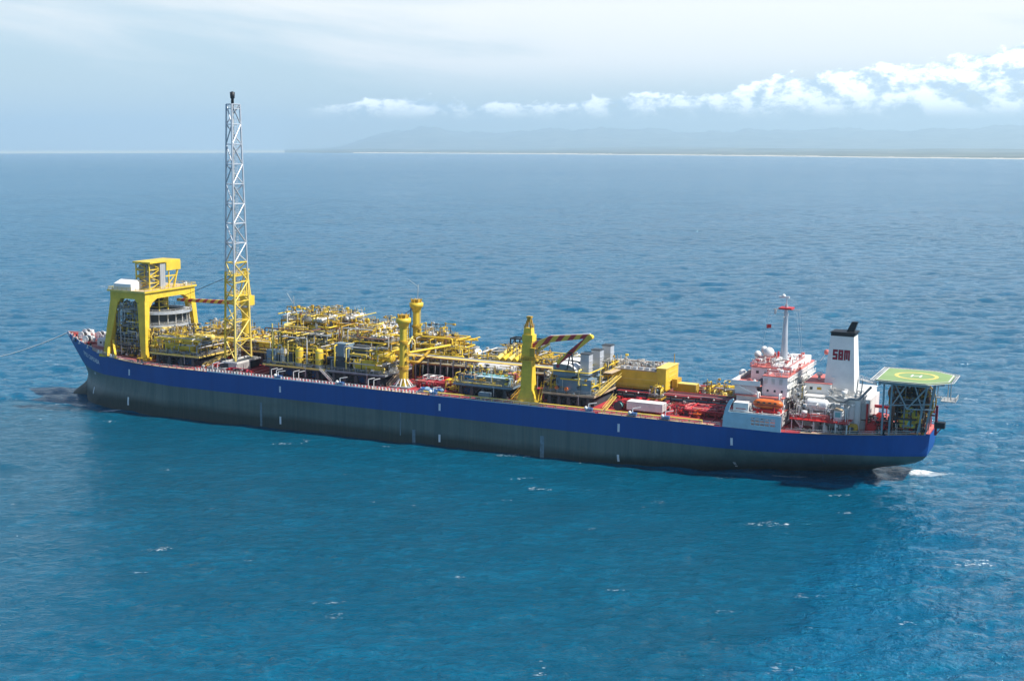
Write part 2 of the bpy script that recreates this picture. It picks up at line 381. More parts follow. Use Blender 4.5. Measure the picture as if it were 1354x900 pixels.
# ------------------------------------------------------------------ sea
def sea_material():
    m, N, L, P = new_mat('sea_water')
    def mth(op, a, b=None, c=None, clamp=False):
        n = N.new('ShaderNodeMath'); n.operation = op; n.use_clamp = clamp
        for i, v in enumerate((a, b, c)):
            if v is None: continue
            if isinstance(v, (int, float)): n.inputs[i].default_value = v
            else: L.new(v, n.inputs[i])
        return n.outputs[0]
    def mr(v, a, b, c=0.0, d=1.0, smooth=True):
        n = N.new('ShaderNodeMapRange'); L.new(v, n.inputs[0])
        if smooth: n.interpolation_type = 'SMOOTHSTEP'
        for i, q in enumerate((a, b, c, d)): n.inputs[i + 1].default_value = q
        return n.outputs[0]
    geo = N.new('ShaderNodeNewGeometry')
    def nz(scale3, s, det, rough=0.55, rot=0.0, dist=0.0):
        mp = N.new('ShaderNodeMapping'); mp.inputs['Scale'].default_value = scale3; mp.inputs['Rotation'].default_value = (0, 0, rot)
        L.new(geo.outputs['Position'], mp.inputs[0])
        n = N.new('ShaderNodeTexNoise'); L.new(mp.outputs[0], n.inputs['Vector']); n.inputs['Scale'].default_value = s
        n.inputs['Detail'].default_value = det; n.inputs['Roughness'].default_value = rough; n.inputs['Distortion'].default_value = dist
        return n.outputs['Fac']
    def mix(f, a, b):
        n = N.new('ShaderNodeMix'); n.data_type = 'RGBA'
        if isinstance(f, float): n.inputs[0].default_value = f
        else: L.new(f, n.inputs[0])
        for i, q in ((6, a), (7, b)):
            if isinstance(q, tuple): n.inputs[i].default_value = (*q, 1)
            else: L.new(q, n.inputs[i])
        return n.outputs[2]
    sp = N.new('ShaderNodeSeparateXYZ'); L.new(geo.outputs['Position'], sp.inputs[0]); X, Y, Z = sp.outputs
    # ship coordinates of the water point (for the sheltered, darker-painted water beside the hull)
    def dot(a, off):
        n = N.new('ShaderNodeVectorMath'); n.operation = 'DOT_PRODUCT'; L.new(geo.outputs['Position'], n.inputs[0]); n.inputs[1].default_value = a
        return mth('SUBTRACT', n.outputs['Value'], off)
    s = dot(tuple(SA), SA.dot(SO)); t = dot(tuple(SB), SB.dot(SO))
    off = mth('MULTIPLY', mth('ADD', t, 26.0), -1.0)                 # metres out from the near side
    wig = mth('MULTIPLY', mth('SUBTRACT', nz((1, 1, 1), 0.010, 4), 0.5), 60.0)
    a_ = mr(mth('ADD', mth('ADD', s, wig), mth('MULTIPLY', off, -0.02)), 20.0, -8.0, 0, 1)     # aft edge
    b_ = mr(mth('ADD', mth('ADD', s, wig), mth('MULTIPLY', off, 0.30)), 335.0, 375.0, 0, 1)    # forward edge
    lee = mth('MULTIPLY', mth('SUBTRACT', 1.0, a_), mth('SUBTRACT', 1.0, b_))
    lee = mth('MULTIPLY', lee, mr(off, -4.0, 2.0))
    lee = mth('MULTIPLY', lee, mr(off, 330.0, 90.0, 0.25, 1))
    # waves: long swell, wind sea, chop, ripple
    swell = nz((0.45, 1, 1), 0.030, 2, 0.5, 0.12)
    wind = nz((0.5, 1, 1), 0.115, 3, 0.6, 0.10, 0.6)
    chop = nz((0.6, 1, 1), 0.36, 4, 0.65, 0.24, 0.8)
    rip = nz((0.7, 1, 1), 1.3, 3, 0.6, -0.2)
    gust = mr(nz((0.4, 1, 1), 0.0045, 4, 0.6, 0.15), 0.32, 0.68, 0.75, 1.2)
    calm = mth('MULTIPLY', mr(lee, 0, 1, 1.0, 0.42), gust)
    hw = mth('ADD', mth('MULTIPLY', mth('MULTIPLY', swell, 0.5), calm), mth('MULTIPLY', mth('MULTIPLY', wind, 1.2), calm))
    hc = mth('ADD', mth('MULTIPLY', mth('MULTIPLY', chop, 2.0), calm), mth('MULTIPLY', mth('MULTIPLY', rip, 0.5), calm))
    h = mth('ADD', mth('ADD', hw, hc), mth('MULTIPLY', mth('MULTIPLY', nz((0.8, 1, 1), 0.04, 8, 0.78, 0.15), 2.0), calm))
    bp = N.new('ShaderNodeBump'); bp.inputs['Distance'].default_value = 1.0; bp.inputs['Strength'].default_value = 1.0
    L.new(h, bp.inputs['Height']); L.new(bp.outputs[0], P.inputs['Normal'])
    patch = mr(nz((0.5, 1, 1), 0.006, 5, 0.6, 0.1), 0.35, 0.65)
    body = mix(patch, (0.000, 0.090, 0.182), (0.000, 0.101, 0.202))
    body = mix(mth('MULTIPLY', lee, 0.85), body, (0.000, 0.058, 0.100))  # ship's reflection beside the hull painted into the body colour as darker teal
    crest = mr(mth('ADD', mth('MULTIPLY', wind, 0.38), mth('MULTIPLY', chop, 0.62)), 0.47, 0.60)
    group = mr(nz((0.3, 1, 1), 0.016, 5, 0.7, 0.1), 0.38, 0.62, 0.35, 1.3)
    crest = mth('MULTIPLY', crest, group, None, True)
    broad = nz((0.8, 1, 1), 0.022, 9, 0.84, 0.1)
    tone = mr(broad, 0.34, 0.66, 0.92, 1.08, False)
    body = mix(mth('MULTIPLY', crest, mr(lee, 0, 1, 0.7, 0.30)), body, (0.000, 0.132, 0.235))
    # whitecaps: small, scattered, on the crests
    wc = mth('MULTIPLY', mr(nz((0.5, 1, 1), 0.10, 3, 0.5, 0.2), 0.665, 0.69), mr(nz((0.6, 1, 1), 1.1, 5, 0.7, 0.2), 0.55, 0.60))
    wc = mth('MULTIPLY', wc, mr(nz((1, 1, 1), 0.012, 2), 0.38, 0.55))
    foam = mth('MULTIPLY', wc, 0.8)
    # turbulent foam where water breaks at the stern, at the bow and at an outlet in the side
    fn = nz((0.6, 1, 1), 0.42, 8, 0.8, 0.3, 1.2)
    def blob(cx, cy, rx, ry, ang=0.0, lo=0.60, hi=0.48):
        dx = mth('SUBTRACT', X, cx); dy = mth('SUBTRACT', Y, cy)
        u = mth('ADD', mth('MULTIPLY', dx, cos(ang) / rx), mth('MULTIPLY', dy, sin(ang) / rx))
        v = mth('ADD', mth('MULTIPLY', dx, -sin(ang) / ry), mth('MULTIPLY', dy, cos(ang) / ry))
        r = mth('SQRT', mth('ADD', mth('MULTIPLY', u, u), mth('MULTIPLY', v, v)))
        k = mth('SUBTRACT', mth('ADD', fn, 0.30), mth('MULTIPLY', r, 0.42))
        return mr(k, 0.44, 0.60)
    for q in FOAM: foam = mth('MAXIMUM', foam, mth('MULTIPLY', blob(*q[:5]), q[5]))
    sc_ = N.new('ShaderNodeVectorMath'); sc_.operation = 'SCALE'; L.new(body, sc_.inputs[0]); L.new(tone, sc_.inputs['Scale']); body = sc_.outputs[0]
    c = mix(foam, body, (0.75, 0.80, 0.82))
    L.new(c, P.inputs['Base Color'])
    dist = mth('SQRT', mth('ADD', mth('MULTIPLY', X, X), mth('MULTIPLY', Y, Y)))
    rg = mr(dist, 300.0, 5000.0, 0.06, 0.16, False)
    rg = mth('ADD', rg, mth('MULTIPLY', foam, 0.5), None, True)
    L.new(rg, P.inputs['Roughness'])
    P.inputs['IOR'].default_value = 1.333; P.inputs['Specular IOR Level'].default_value = 0.40; P.inputs['Specular Tint'].default_value = (0.30, 0.84, 1.0, 1)
    return m
def wat(px, py):
    d = cf + cr * ((px - 677) / 1750.0) + cu * ((450 - py) / 1750.0); k = -100.094 / d.z
    return d.x * k, d.y * k
FOAM = []
for px, py, rx, ry, ang, st in ((1216, 625, 5.5, 3.0, 0.0, 1.0), (147, 542.5, 6, 2.6, 0.3, 0.5), (1044, 628.5, 7, 1.6, 0, 0.4), (1232, 627, 8, 2.5, 0, 0.5)):
    a, b = wat(px, py); FOAM.append((a, b, rx, ry, ang, st))

def structure(name, verts, faces, mat, kind='structure', smooth=False):
    me = bpy.data.meshes.new(name); me.from_pydata(verts, [], faces); me.update()
    if smooth:
        for p in me.polygons: p.use_smooth = True
    me.materials.append(mat); o = bpy.data.objects.new(name, me); COL.objects.link(o); o['kind'] = kind
    return o
import numpy as np
def build_sea():
    """one sheet to the horizon; the wind sea is real relief, fine where the photograph looks and coarse elsewhere"""
    R_SEA = 24000.0
    az = np.concatenate([np.radians(np.linspace(-36, 34, 1020)), np.radians(np.linspace(34, 324, 46))[1:-1]])
    r = [2.0, 30.0, 90.0, 150.0]
    while r[-1] < R_SEA * 0.995: r.append(r[-1] * (1.0037 if 150 <= r[-1] < 4000 else 1.008))
    r[-1] = R_SEA; r = np.array(r); na, nr = len(az), len(r)
    R, A = np.meshgrid(r, az, indexing='ij'); X = R * np.sin(A); Y = R * np.cos(A)
    s = (X - SO.x) * SA.x + (Y - SO.y) * SA.y; t = (X - SO.x) * SB.x + (Y - SO.y) * SB.y; off = -(t + 26)
    sm = lambda v, a, b: (lambda u: u * u * (3 - 2 * u))(np.clip((v - a) / (b - a), 0, 1))
    lee = (1 - sm(s - .02 * off, 20, -8)) * (1 - sm(s + .30 * off, 335, 375)) * sm(off, -4, 2) * (.3 + .7 * sm(off, 330, 90))
    rng = np.random.RandomState(7); Zh = np.zeros_like(X); NW = 130; slope = 0.165
    fine = (np.abs(np.degrees(A)) < 36.1) | (np.degrees(A) > 323.9)
    for i in range(NW):
        lam = 2.4 * (36.0 / 2.4) ** (i / (NW - 1.0)) * rng.uniform(.96, 1.04); k = 2 * np.pi / lam
        th = radians(-78) + rng.normal(0, radians(38)); dx, dy = np.cos(th), np.sin(th)
        a = slope * (lam / 9.0) ** -0.22 * np.sqrt(2.0 / NW) / k
        cell = R * np.where(R < 4000, 0.0037, 0.008) * np.abs(dx * np.sin(A) + dy * np.cos(A)) + R * 0.0012 * np.abs(dx * np.cos(A) - dy * np.sin(A))
        fade = np.clip((lam / np.maximum(cell, .01) - 2.2) / 2.0, 0, 1) * np.where(fine, 1.0, np.clip((lam - 40) / 30, 0, 1) * (R < 300))
        damp = 1 - lee * (.45 if lam < 18 else .45)
        ph = k * (dx * X + dy * Y) + rng.uniform(0, 6.283)
        grp = 0.75 + 0.5 * np.sin(ph * 0.137 + k * 0.11 * (dy * X - dx * Y) + i)        # waves travel in groups
        c = np.sin(ph); Zh += a * fade * damp * grp * (c + 0.18 * np.cos(2 * ph))
    co = np.stack([X, Y, Zh], -1).reshape(-1, 3)
    ii, jj = np.meshgrid(np.arange(nr - 1), np.arange(na), indexing='ij'); j2 = (jj + 1) % na
    q = np.stack([ii * na + jj, (ii + 1) * na + jj, (ii + 1) * na + j2, ii * na + j2], -1).reshape(-1, 4)[:, ::-1]
    me = bpy.data.meshes.new('sea'); nq = len(q)
    me.vertices.add(len(co)); me.vertices.foreach_set('co', co.ravel().astype(np.float32))
    me.loops.add(nq * 4 + na); me.polygons.add(nq + 1)
    loops = np.concatenate([q.ravel(), np.arange(na)[::-1]]).astype(np.int32); me.loops.foreach_set('vertex_index', loops)
    me.polygons.foreach_set('loop_start', (np.arange(nq + 1) * 4).astype(np.int32))
    me.update(calc_edges=True); me.validate()
    me.polygons.foreach_set('use_smooth', np.ones(len(me.polygons), dtype=bool))
    bm = bmesh.new(); bm.from_mesh(me); up = sum(f.normal.z for f in list(bm.faces)[:50])
    bm.free()
    if up < 0: me.flip_normals()
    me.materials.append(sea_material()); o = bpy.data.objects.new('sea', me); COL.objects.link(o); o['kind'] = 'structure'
build_sea()


# ------------------------------------------------------------------ coast and mountains on the horizon
def px_az(px): return atan2(px - 677, 1750.0)
def interp(x, tab):
    if x <= tab[0][0]: return tab[0][1]
    for (a, b), (c, d) in zip(tab, tab[1:]):
        if x <= c: return b + (d - b) * (x - a) / (c - a)
    return tab[-1][1]
coast = [(380, 23200), (500, 21500), (677, 18500), (800, 16500), (950, 14500), (1150, 12200), (1354, 10800), (1700, 9500)]
# skyline of the ranges: picture column -> metres above eye level per metre of distance
sky_px = [(380, 196), (410, 194), (440, 193), (470, 186), (500, 178), (530, 172), (548, 171), (562, 167), (578, 167), (600, 173), (640, 176), (670, 178), (700, 176), (735, 171.5), (760, 173), (790, 169.5),
          (820, 170), (850, 171), (880, 174), (930, 177), (960, 176), (1000, 174.5), (1050, 173.5), (1100, 174), (1160, 175.5), (1210, 176), (1260, 174), (1310, 173), (1354, 171), (1500, 168), (1700, 172)]
def terrain():
    vs, fs = [], []; nx, ny = 460, 44
    for i in range(nx + 1):
        px = 380 + (1700 - 380) * i / nx; az = px_az(px); d0 = interp(px, coast)
        hm_el = (interp(px, sky_px)); dr = 62000
        edge_ = min(1.0, (px - 380) / 110.0); H = 100 + dr * max(0.0, (194 - hm_el)) / 1750.0
        for j in range(ny + 1):
            f = j / ny; d = d0 + (dr + 4500 - d0) * f
            x, y = d * sin(az), d * cos(az)
            n1 = mnoise.fractal(Vector((x / 2100, y / 2100, 0.3)), 0.8, 2.1, 6)
            n2 = mnoise.fractal(Vector((x / 9000, y / 9000, 5.3)), 1.0, 2.0, 3)
            ridge = min(1.0, max(0.0, (f - 0.45) / 0.40)); ridge = ridge * ridge * (3 - 2 * ridge)
            if f > 0.88: ridge *= 1 - (f - 0.88) / 0.12 * 0.6
            z = (H - 10) * ridge * (0.86 + 0.34 * n1 + 0.08 * n2) + 90 * max(0, n2) * min(1, f * 6) * (1 - ridge)
            z += 16 * min(1.0, f * 30) - 1.0; z = -3 + (z + 3) * (edge_ if px < 490 else 1)
            vs.append((x, y, z))
    for i in range(nx):
        for j in range(ny):
            a = i * (ny + 1) + j; fs.append((a, a + ny + 1, a + ny + 2, a + 1))
    m, N, L, P = new_mat('wooded_hillside')
    g = N.new('ShaderNodeNewGeometry'); nz = N.new('ShaderNodeTexNoise'); L.new(g.outputs['Position'], nz.inputs['Vector']); nz.inputs['Scale'].default_value = 0.0012; nz.inputs['Detail'].default_value = 8
    cr_ = N.new('ShaderNodeValToRGB'); L.new(nz.outputs['Fac'], cr_.inputs[0])
    cr_.color_ramp.elements[0].position = 0.4; cr_.color_ramp.elements[0].color = (0.09, 0.115, 0.09, 1)
    cr_.color_ramp.elements[1].position = 0.65; cr_.color_ramp.elements[1].color = (0.22, 0.23, 0.18, 1)
    L.new(cr_.outputs[0], P.inputs['Base Color']); P.inputs['Roughness'].default_value = 0.9
    structure('hills', vs, fs, m, smooth=True)
    # beach: a low pale dune ridge along the shore
    vs, fs = [], []; k = 300
    for i in range(k + 1):
        px = 470 + (1700 - 470) * i / k; az = px_az(px); d0 = interp(px, coast)
        nn = 0.5 + 0.9 * abs(mnoise.noise(Vector((px / 9.0, 0, 0))))
        hh = 13 * nn * d0 / 15000
        for d, z in ((d0 - 420, -1), (d0 - 330, 3), (d0 - 250, hh), (d0 - 120, hh * 0.8), (d0 + 60, -1)):
            vs.append((d * sin(az), d * cos(az), z))
    for i in range(k):
        for j in range(4): a = i * 5 + j; fs.append((a, a + 5, a + 6, a + 1))
    m2, N, L, P = new_mat('beach_sand'); P.inputs['Base Color'].default_value = (0.62, 0.55, 0.42, 1); P.inputs['Roughness'].default_value = 0.9
    nz = N.new('ShaderNodeTexNoise'); nz.inputs['Scale'].default_value = 0.4; cr2 = N.new('ShaderNodeValToRGB'); L.new(nz.outputs['Fac'], cr2.inputs[0])
    cr2.color_ramp.elements[0].color = (0.5, 0.45, 0.35, 1); cr2.color_ramp.elements[1].color = (0.75, 0.70, 0.58, 1); L.new(cr2.outputs[0], P.inputs['Base Color'])
    structure('beach', vs, fs, m2, smooth=True)
terrain()

# haze: even air round camera, ship, sea and hills; sky outside
hz = 74000; z0, z1 = -3.0, 1500.0
hv = [(x, y, z) for x in (-hz, hz) for y in (-hz, hz) for z in (z0, z1)]
mh = bpy.data.materials.new('haze_air'); mh.use_nodes = True
for nn in list(mh.node_tree.nodes): mh.node_tree.nodes.remove(nn)
ho = mh.node_tree.nodes.new('ShaderNodeOutputMaterial'); pv = mh.node_tree.nodes.new('ShaderNodeVolumePrincipled')
pv.inputs['Color'].default_value = (0.64, 0.84, 0.98, 1); pv.inputs['Density'].default_value = 4.2e-5; pv.inputs['Anisotropy'].default_value = 0.25
mh.node_tree.links.new(pv.outputs[0], ho.inputs['Volume'])
structure('haze', hv, [(0, 1, 3, 2), (4, 6, 7, 5), (0, 4, 5, 1), (2, 3, 7, 6), (0, 2, 6, 4), (1, 5, 7, 3)], mh, 'stuff')

# ------------------------------------------------------------------ the hull
HB = 27.0
def sheer(s): return 0.0 if s < 285 else 3.9 * ((s - 285) / 61.0) ** 1.6
BOWT = [(0, 346.0), (-5, 340.5), (-8, 337.2), (-11, 335.6), (-14, 335.6), (-16, 337.4), (-18, 340.6), (-20, 343.2), (-22, 343.8), (-24, 342)]
STNT = [(0, 0.6), (-5, 0.9), (-7, 1.3), (-8.5, 2.8), (-10, 5.5), (-12, 10.5), (-14, 17.0), (-18, 27.0), (-24, 40)]
def zt(z, tab):
    if z >= 0: return tab[0][1]
    for (a, b), (c, d) in zip(tab, tab[1:]):
        if z >= c: return b + (d - b) * (z - a) / (c - a)
    return tab[-1][1]
def half_breadth(s, z):
    zz = min(z, 0.0); sb = zt(zz, BOWT); ss = zt(zz, STNT); q = min(1.0, -zz / 15.0)
    Lb = 75 - 12 * q; p = 2.0 + 1.0 * q
    sbm = sb if zz > -13 else 336 + (sb - 336) * 0.0
    b = HB
    if s > sbm - Lb:
        u = min(1.0, (s - (sbm - Lb)) / Lb); b = HB * max(0.0, 1 - u ** p)
    if zz < -13 and s > 318:                                   # bulb
        k = min(1.0, (-13 - zz) / 3.0); u = (s - 318) / (sb - 318)
        if u < 1: b = max(b, 5.0 * k * sqrt(max(0.0, 1 - u ** 3)))
    s0h = 7.6 * (1 - min(1.0, max(0, -zz - 8) / 5.0) ** 1.5)
    Ls = 55 + 35 * q
    if s < ss + Ls:
        u = max(0.0, (s - ss) / Ls); b = min(b, s0h + (HB - s0h) * (1 - (1 - u) ** 2.1))
    return b
ship = thing('production_ship', 'long tanker with blue and green hull, its red deck crowded with yellow process plant', 'ship', (0, 0, 0))
def make_hull():
    zl = [0, -2, -4, -5.5, -6.8, -8, -9.5, -11, -12.5, -13.5, -14.5, -15.5, -16.5, -17.5, -18.5, -20, -22, -24]
    K = 150; us = [i / K for i in range(K + 1)]
    us = [0.5 - 0.5 * cos(pi * u) if (u < 0.12 or u > 0.80) else u for u in us]
    us = sorted(set(us)); K = len(us) - 1
    mb = MB()
    for side in (-1, 1):
        vs = []
        for z in zl:
            s0, s1 = zt(z, STNT), zt(z, BOWT)
            for u in us:
                s = s0 + (s1 - s0) * u
                if z == 0: vs.append((s, side * half_breadth(s, 0), sheer(s)))
                else: vs.append((s, side * half_breadth(s, z), z + sheer(s) * max(0.0, 1 + z / 6.8)))
        n = K + 1
        fs = [(j * n + i, j * n + i + 1, (j + 1) * n + i + 1, (j + 1) * n + i) for j in range(len(zl) - 1) for i in range(K)]
        mb.add(vs, fs, True)
    # transom and counter
    tv = []
    for z in zl:
        s = zt(z, STNT); h = half_breadth(s, z); tv += [(s, -h, z), (s, h, z)]
    mb.add(tv, [(2 * j, 2 * j + 1, 2 * j + 3, 2 * j + 2) for j in range(len(zl) - 1)], False)
    return mb
hull = make_hull().build('hull', 'hull', ship)
# merge the seam down the stem so the shell is one surface
bm = bmesh.new(); bm.from_mesh(hull.data); bmesh.ops.remove_doubles(bm, verts=bm.verts[:], dist=0.02); bmesh.ops.recalc_face_normals(bm, faces=bm.faces[:]); bm.to_mesh(hull.data); bm.free()
def deck_strip(s0, s1, inset, z_off, name, mat, t_lo=None, t_hi=None):
    mb = MB(); vs = []; n = int((s1 - s0) / 3) + 1
    for i in range(n + 1):
        s = s0 + (s1 - s0) * i / n; b = max(0.2, half_breadth(s, 0) - inset)
        vs += [(s, -b if t_lo is None else max(-b, t_lo), sheer(s) + z_off), (s, b if t_hi is None else min(b, t_hi), sheer(s) + z_off)]
    mb.add(vs, [(2 * i, 2 * i + 1, 2 * i + 3, 2 * i + 2) for i in range(n)]); return mb.build(name, mat, ship)
deck_strip(0.65, 270, 0.02, -0.03, 'main_deck', 'red')
deck_strip(270, 345.6, 0.02, -0.02, 'forecastle_deck', 'pink')
deck_strip(0.9, 36, 0.9, 0.03, 'poop_deck', 'pink')
# tan gunwale walkway along the near edge and the low gunwale bar
def edge_path(s0, s1, inset, z, side=-1, step=4.0):
    n = max(1, int((s1 - s0) / step)); out = []
    for i in range(n + 1):
        s = s0 + (s1 - s0) * i / n; out.append((s, side * max(0.0, half_breadth(s, 0) - inset), sheer(s) + z))
    return out
def strip(path_a, path_b, h, name, mat):
    mb = MB(); n = len(path_a); vs = [p for p in path_a] + [p for p in path_b] + [(p[0], p[1], p[2] - h) for p in path_a] + [(p[0], p[1], p[2] - h) for p in path_b]
    fs = []
    for i in range(n - 1):
        fs += [(i, i + 1, n + i + 1, n + i), (2 * n + i, 3 * n + i, 3 * n + i + 1, 2 * n + i + 1), (i, 2 * n + i, 2 * n + i + 1, i + 1), (n + i, n + i + 1, 3 * n + i + 1, 3 * n + i)]
    fs += [(0, n, 3 * n, 2 * n), (n - 1, 3 * n - 1, 4 * n - 1, 2 * n - 1)]
    return mb.add(vs, fs).build(name, mat, ship)
for (a, b, mname) in ((2, 36, 'tan'), (62, 100, 'tan'), (255, 345.4, 'tan'), (162, 186, 'tan')):
    strip(edge_path(a, b, 0.05, 0.12), edge_path(a, b, 1.7, 0.12), 0.10, 'side_walkway', mname)
strip(edge_path(186, 254, 0.03, 0.35), edge_path(186, 254, 0.35, 0.35), 0.33, 'gunwale_bar', 'ltblue')
strip(edge_path(101, 161, 0.03, 0.25), edge_path(101, 161, 0.3, 0.25), 0.23, 'gunwale_bar', 'ltblue')
for side in (-1, 1):
    mb = MB(); pts = edge_path(60, 345.5, 0.3, 0, side, 3.2); mb.rail(pts, 1.15, 3.2, 0.10); mb.build('deck_railing', 'white2', ship)
    mb = MB(); pts = edge_path(1, 40, 0.3, 0, side, 3.0); mb.rail(pts, 1.15, 3.0, 0.10); mb.build('deck_railing', 'white2', ship)
for i in range(70):                                                # white capped rail stanchions and vents along the edge
    s = 166 + i * 1.35; MB().box(s, s + 0.35, -26.6, -26.2, 0.0, 1.0).build('stanchion', 'white', ship)
for (a, b) in ((66, 98), (99, 122), (130, 164)):
    p = [(a, -25.4, 0.9), (b, -25.4, 0.9)]; mb = MB(); mb.tube(p, 0.28)
    for k in range(int((b - a) / 4) + 1): mb.box(a + 4 * k, a + 4 * k + 0.4, -25.7, -25.1, 0, 0.8)
    mb.build('side_pipe', 'yellow', ship)
    mb = MB().tube([(a + 1, -24.4, 0.7), (b - 2, -24.4, 0.7)], 0.18); mb.build('side_pipe', 'ochre', ship)
mb = MB()
for s in range(64, 285, 4): mb.box(s, s + 0.25, -26.5, 26.5 if s % 8 else 20, 0.0, 0.35)   # deck stiffeners
mb.build('deck_stiffeners', 'red', ship)
# bow bulwark with its rolled rail
for side in (-1, 1):
    a = edge_path(318, 345.8, 0.0, 1.0, side, 2.0); b = edge_path(318, 345.8, 0.25, 1.0, side, 2.0)
    strip(a, b, 1.0, 'bulwark', 'redpaint' if side > 0 else 'blue')
# marks on the hull: draught boards and discharge stains, following the shell
def hull_patch(s0, s1, z0_, z1_, name, mat, out=0.06):
    n = 6; vs = []
    for i in range(n + 1):
        z = z0_ + (z1_ - z0_) * i / n
        for s in (s0, s1): vs.append((s, -half_breadth(s, z) - out, z)); 
    m2 = len(vs); vs += [(s, t + out * 0.8, z) for s, t, z in vs]
    fs = [(2 * i, 2 * i + 1, 2 * i + 3, 2 * i + 2) for i in range(n)] + [(0, 2 * n, m2 + 2 * n, m2), (1, m2 + 1, m2 + 2 * n + 1, 2 * n + 1), (2 * n, 2 * n + 1, m2 + 2 * n + 1, m2 + 2 * n), (0, m2, m2 + 1, 1)]
    return MB().add(vs, fs).build(name, mat, ship, hull)
for s, prs in ((291.5, ((-2.6, -4.9), (-13.2, -16.3))), (221.2, ((-2.4, -4.6), (-13.4, -16.2))), (156.6, ((-2.4, -4.8), (-13.0, -15.6))), (92.4, ((-2.6, -5.2), (-12.6, -15.0))), (55.8, ((-3.2, -5.6), (-11.6, -13.8)))):
    for a, b in prs: hull_patch(s, s + 0.75, a, b, 'draught_mark', 'mark')
for s, a, b, w in ((229.5, -9.0, -17.8, 0.9), (166.3, -12.4, -17.0, 1.2), (118.4, -9.4, -16.6, 1.4), (172, -7.0, -15.0, 0.35), (29.5, -6.8, -11.0, 0.3)):
    hull_patch(s, s + w, a, b, 'discharge_stain', 'streak', 0.03)
hull_patch(317.0, 317.8, -7.4, -8.2, 'draught_mark', 'mark'); hull_patch(316.0, 316.8, -13, -15.5, 'draught_mark', 'mark')

def text_mesh(txt, bold=0.0):
    cu_ = bpy.data.curves.new('txt', 'FONT'); cu_.body = txt; cu_.offset = bold; cu_.resolution_u = 2
    o = bpy.data.objects.new('txt', cu_); COL.objects.link(o); bpy.context.view_layer.update()
    me = bpy.data.meshes.new_from_object(o.evaluated_get(bpy.context.evaluated_depsgraph_get()))
    vs = [tuple(v.co) for v in me.vertices]; fs = [tuple(p.vertices) for p in me.polygons]
    bpy.data.objects.remove(o); bpy.data.curves.remove(cu_); bpy.data.meshes.remove(me)
    x0 = min(v[0] for v in vs); x1 = max(v[0] for v in vs); y0 = min(v[1] for v in vs); y1 = max(v[1] for v in vs)
    return [((v[0] - x0) / (x1 - x0), (v[1] - y0) / (y1 - y0)) for v in vs], fs
# ship's name along the bow, following the flare (reads towards the stern)
uv, fs = text_mesh('FPSO CAPIXABA', 0.02)
# subdivide lengthways by mapping: letters are small, so direct mapping is enough
vs = []
for u, v in uv:
    s = 326.5 - 14.5 * u; z = -2.6 - 0.9 * u + 1.5 * v - 0.4; vs.append((s, -half_breadth(s, z) - 0.12, z + sheer(s) * max(0.0, 1 + z / 6.8)))
MB().add(vs, fs).build('name_lettering', 'mark', ship, hull)

# ------------------------------------------------------------------ sea foam is in the water; towing hawser
e = W(346, 0, 4.6); d = W(470, 0, -26.0)
mb = MB(); pts = []
for i in range(25):
    d = 60 * i / 24; pts.append((345.6 + d, 0, 4.4 - 0.43 * d + 0.0022 * d * d))
pts += [(430, 0, -17.6), (460, 0, -23.5)]
hs = mb.tube(pts, 0.27, 6, 0.1).build('towing_hawser', 'rope', None); hs.matrix_world = SHIP
hs['label'] = 'thin pale rope running down from the bow tip over open water'; hs['category'] = 'rope'
# ------------------------------------------------------------------ helpers for plant
def level(th, s0, s1, t0, t1, z, col='grating', edge='ochre', rail='steel', rails=True, sides='nsfa'):
    MB().box(s0, s1, t0, t1, z - 0.25, z).build('platform', col, th)
    if rails:
        rr = random.Random(int(s0 * 13 + z * 7)); small_pipework(th, rr, s0 + .2, s1 - .2, t0 + .2, t1 - .2, z + .1, z + 4.6, int((s1 - s0) * (t1 - t0) * .5))
    mb = MB(); e = 0.25
    mb.box(s0 - 0.1, s1 + 0.1, t0 - e, t0 - 0.003, z - 0.55, z + 0.1); mb.box(s0 - 0.1, s1 + 0.1, t1 + 0.003, t1 + e, z - 0.55, z + 0.1)
    mb.box(s0 - e, s0 - 0.1, t0 - e, t1 + e, z - 0.55, z + 0.1); mb.box(s1 + 0.1, s1 + e, t0 - e, t1 + e, z - 0.55, z + 0.1)
    p = mb.build('edge_beam', edge, th)
    if rails:
        MB().rail([(s0, t0, z + 0.1), (s1, t0, z + 0.1), (s1, t1, z + 0.1), (s0, t1, z + 0.1)], 1.15, 2.4, 0.11, True).build('handrail', rail, th)
def columns(th, s0, s1, t0, t1, z0, z1, col='grey', ns=3, nt=2, w=0.45, brace=True):
    if not brace:
        for i in range(ns):
            for j in range(nt):
                s = s0 + (s1 - s0) * i / max(1, ns - 1); t = t0 + (t1 - t0) * j / max(1, nt - 1)
                MB().bar((s, t, z0), (s, t, z1), w).build('column', col, th)
        return
    mb = MB()
    for i in range(ns):
        for j in range(nt):
            s = s0 + (s1 - s0) * i / max(1, ns - 1); t = t0 + (t1 - t0) * j / max(1, nt - 1)
            mb.bar((s, t, z0), (s, t, z1), w)
    for i in range(ns): s = s0 + (s1 - s0) * i / max(1, ns - 1); mb.bar((s, t0, z1 - .4), (s, t1, z1 - .4), w * .7)
    if brace:
        for i in range(ns - 1):
            a = s0 + (s1 - s0) * i / (ns - 1); b = s0 + (s1 - s0) * (i + 1) / (ns - 1)
            for t in (t0, t1):
                m_ = (a + b) / 2; mb.bar((a, t, z0), (m_, t, z1), w * 0.6); mb.bar((b, t, z0), (m_, t, z1), w * 0.6)
    return mb.build('frame', col, th)
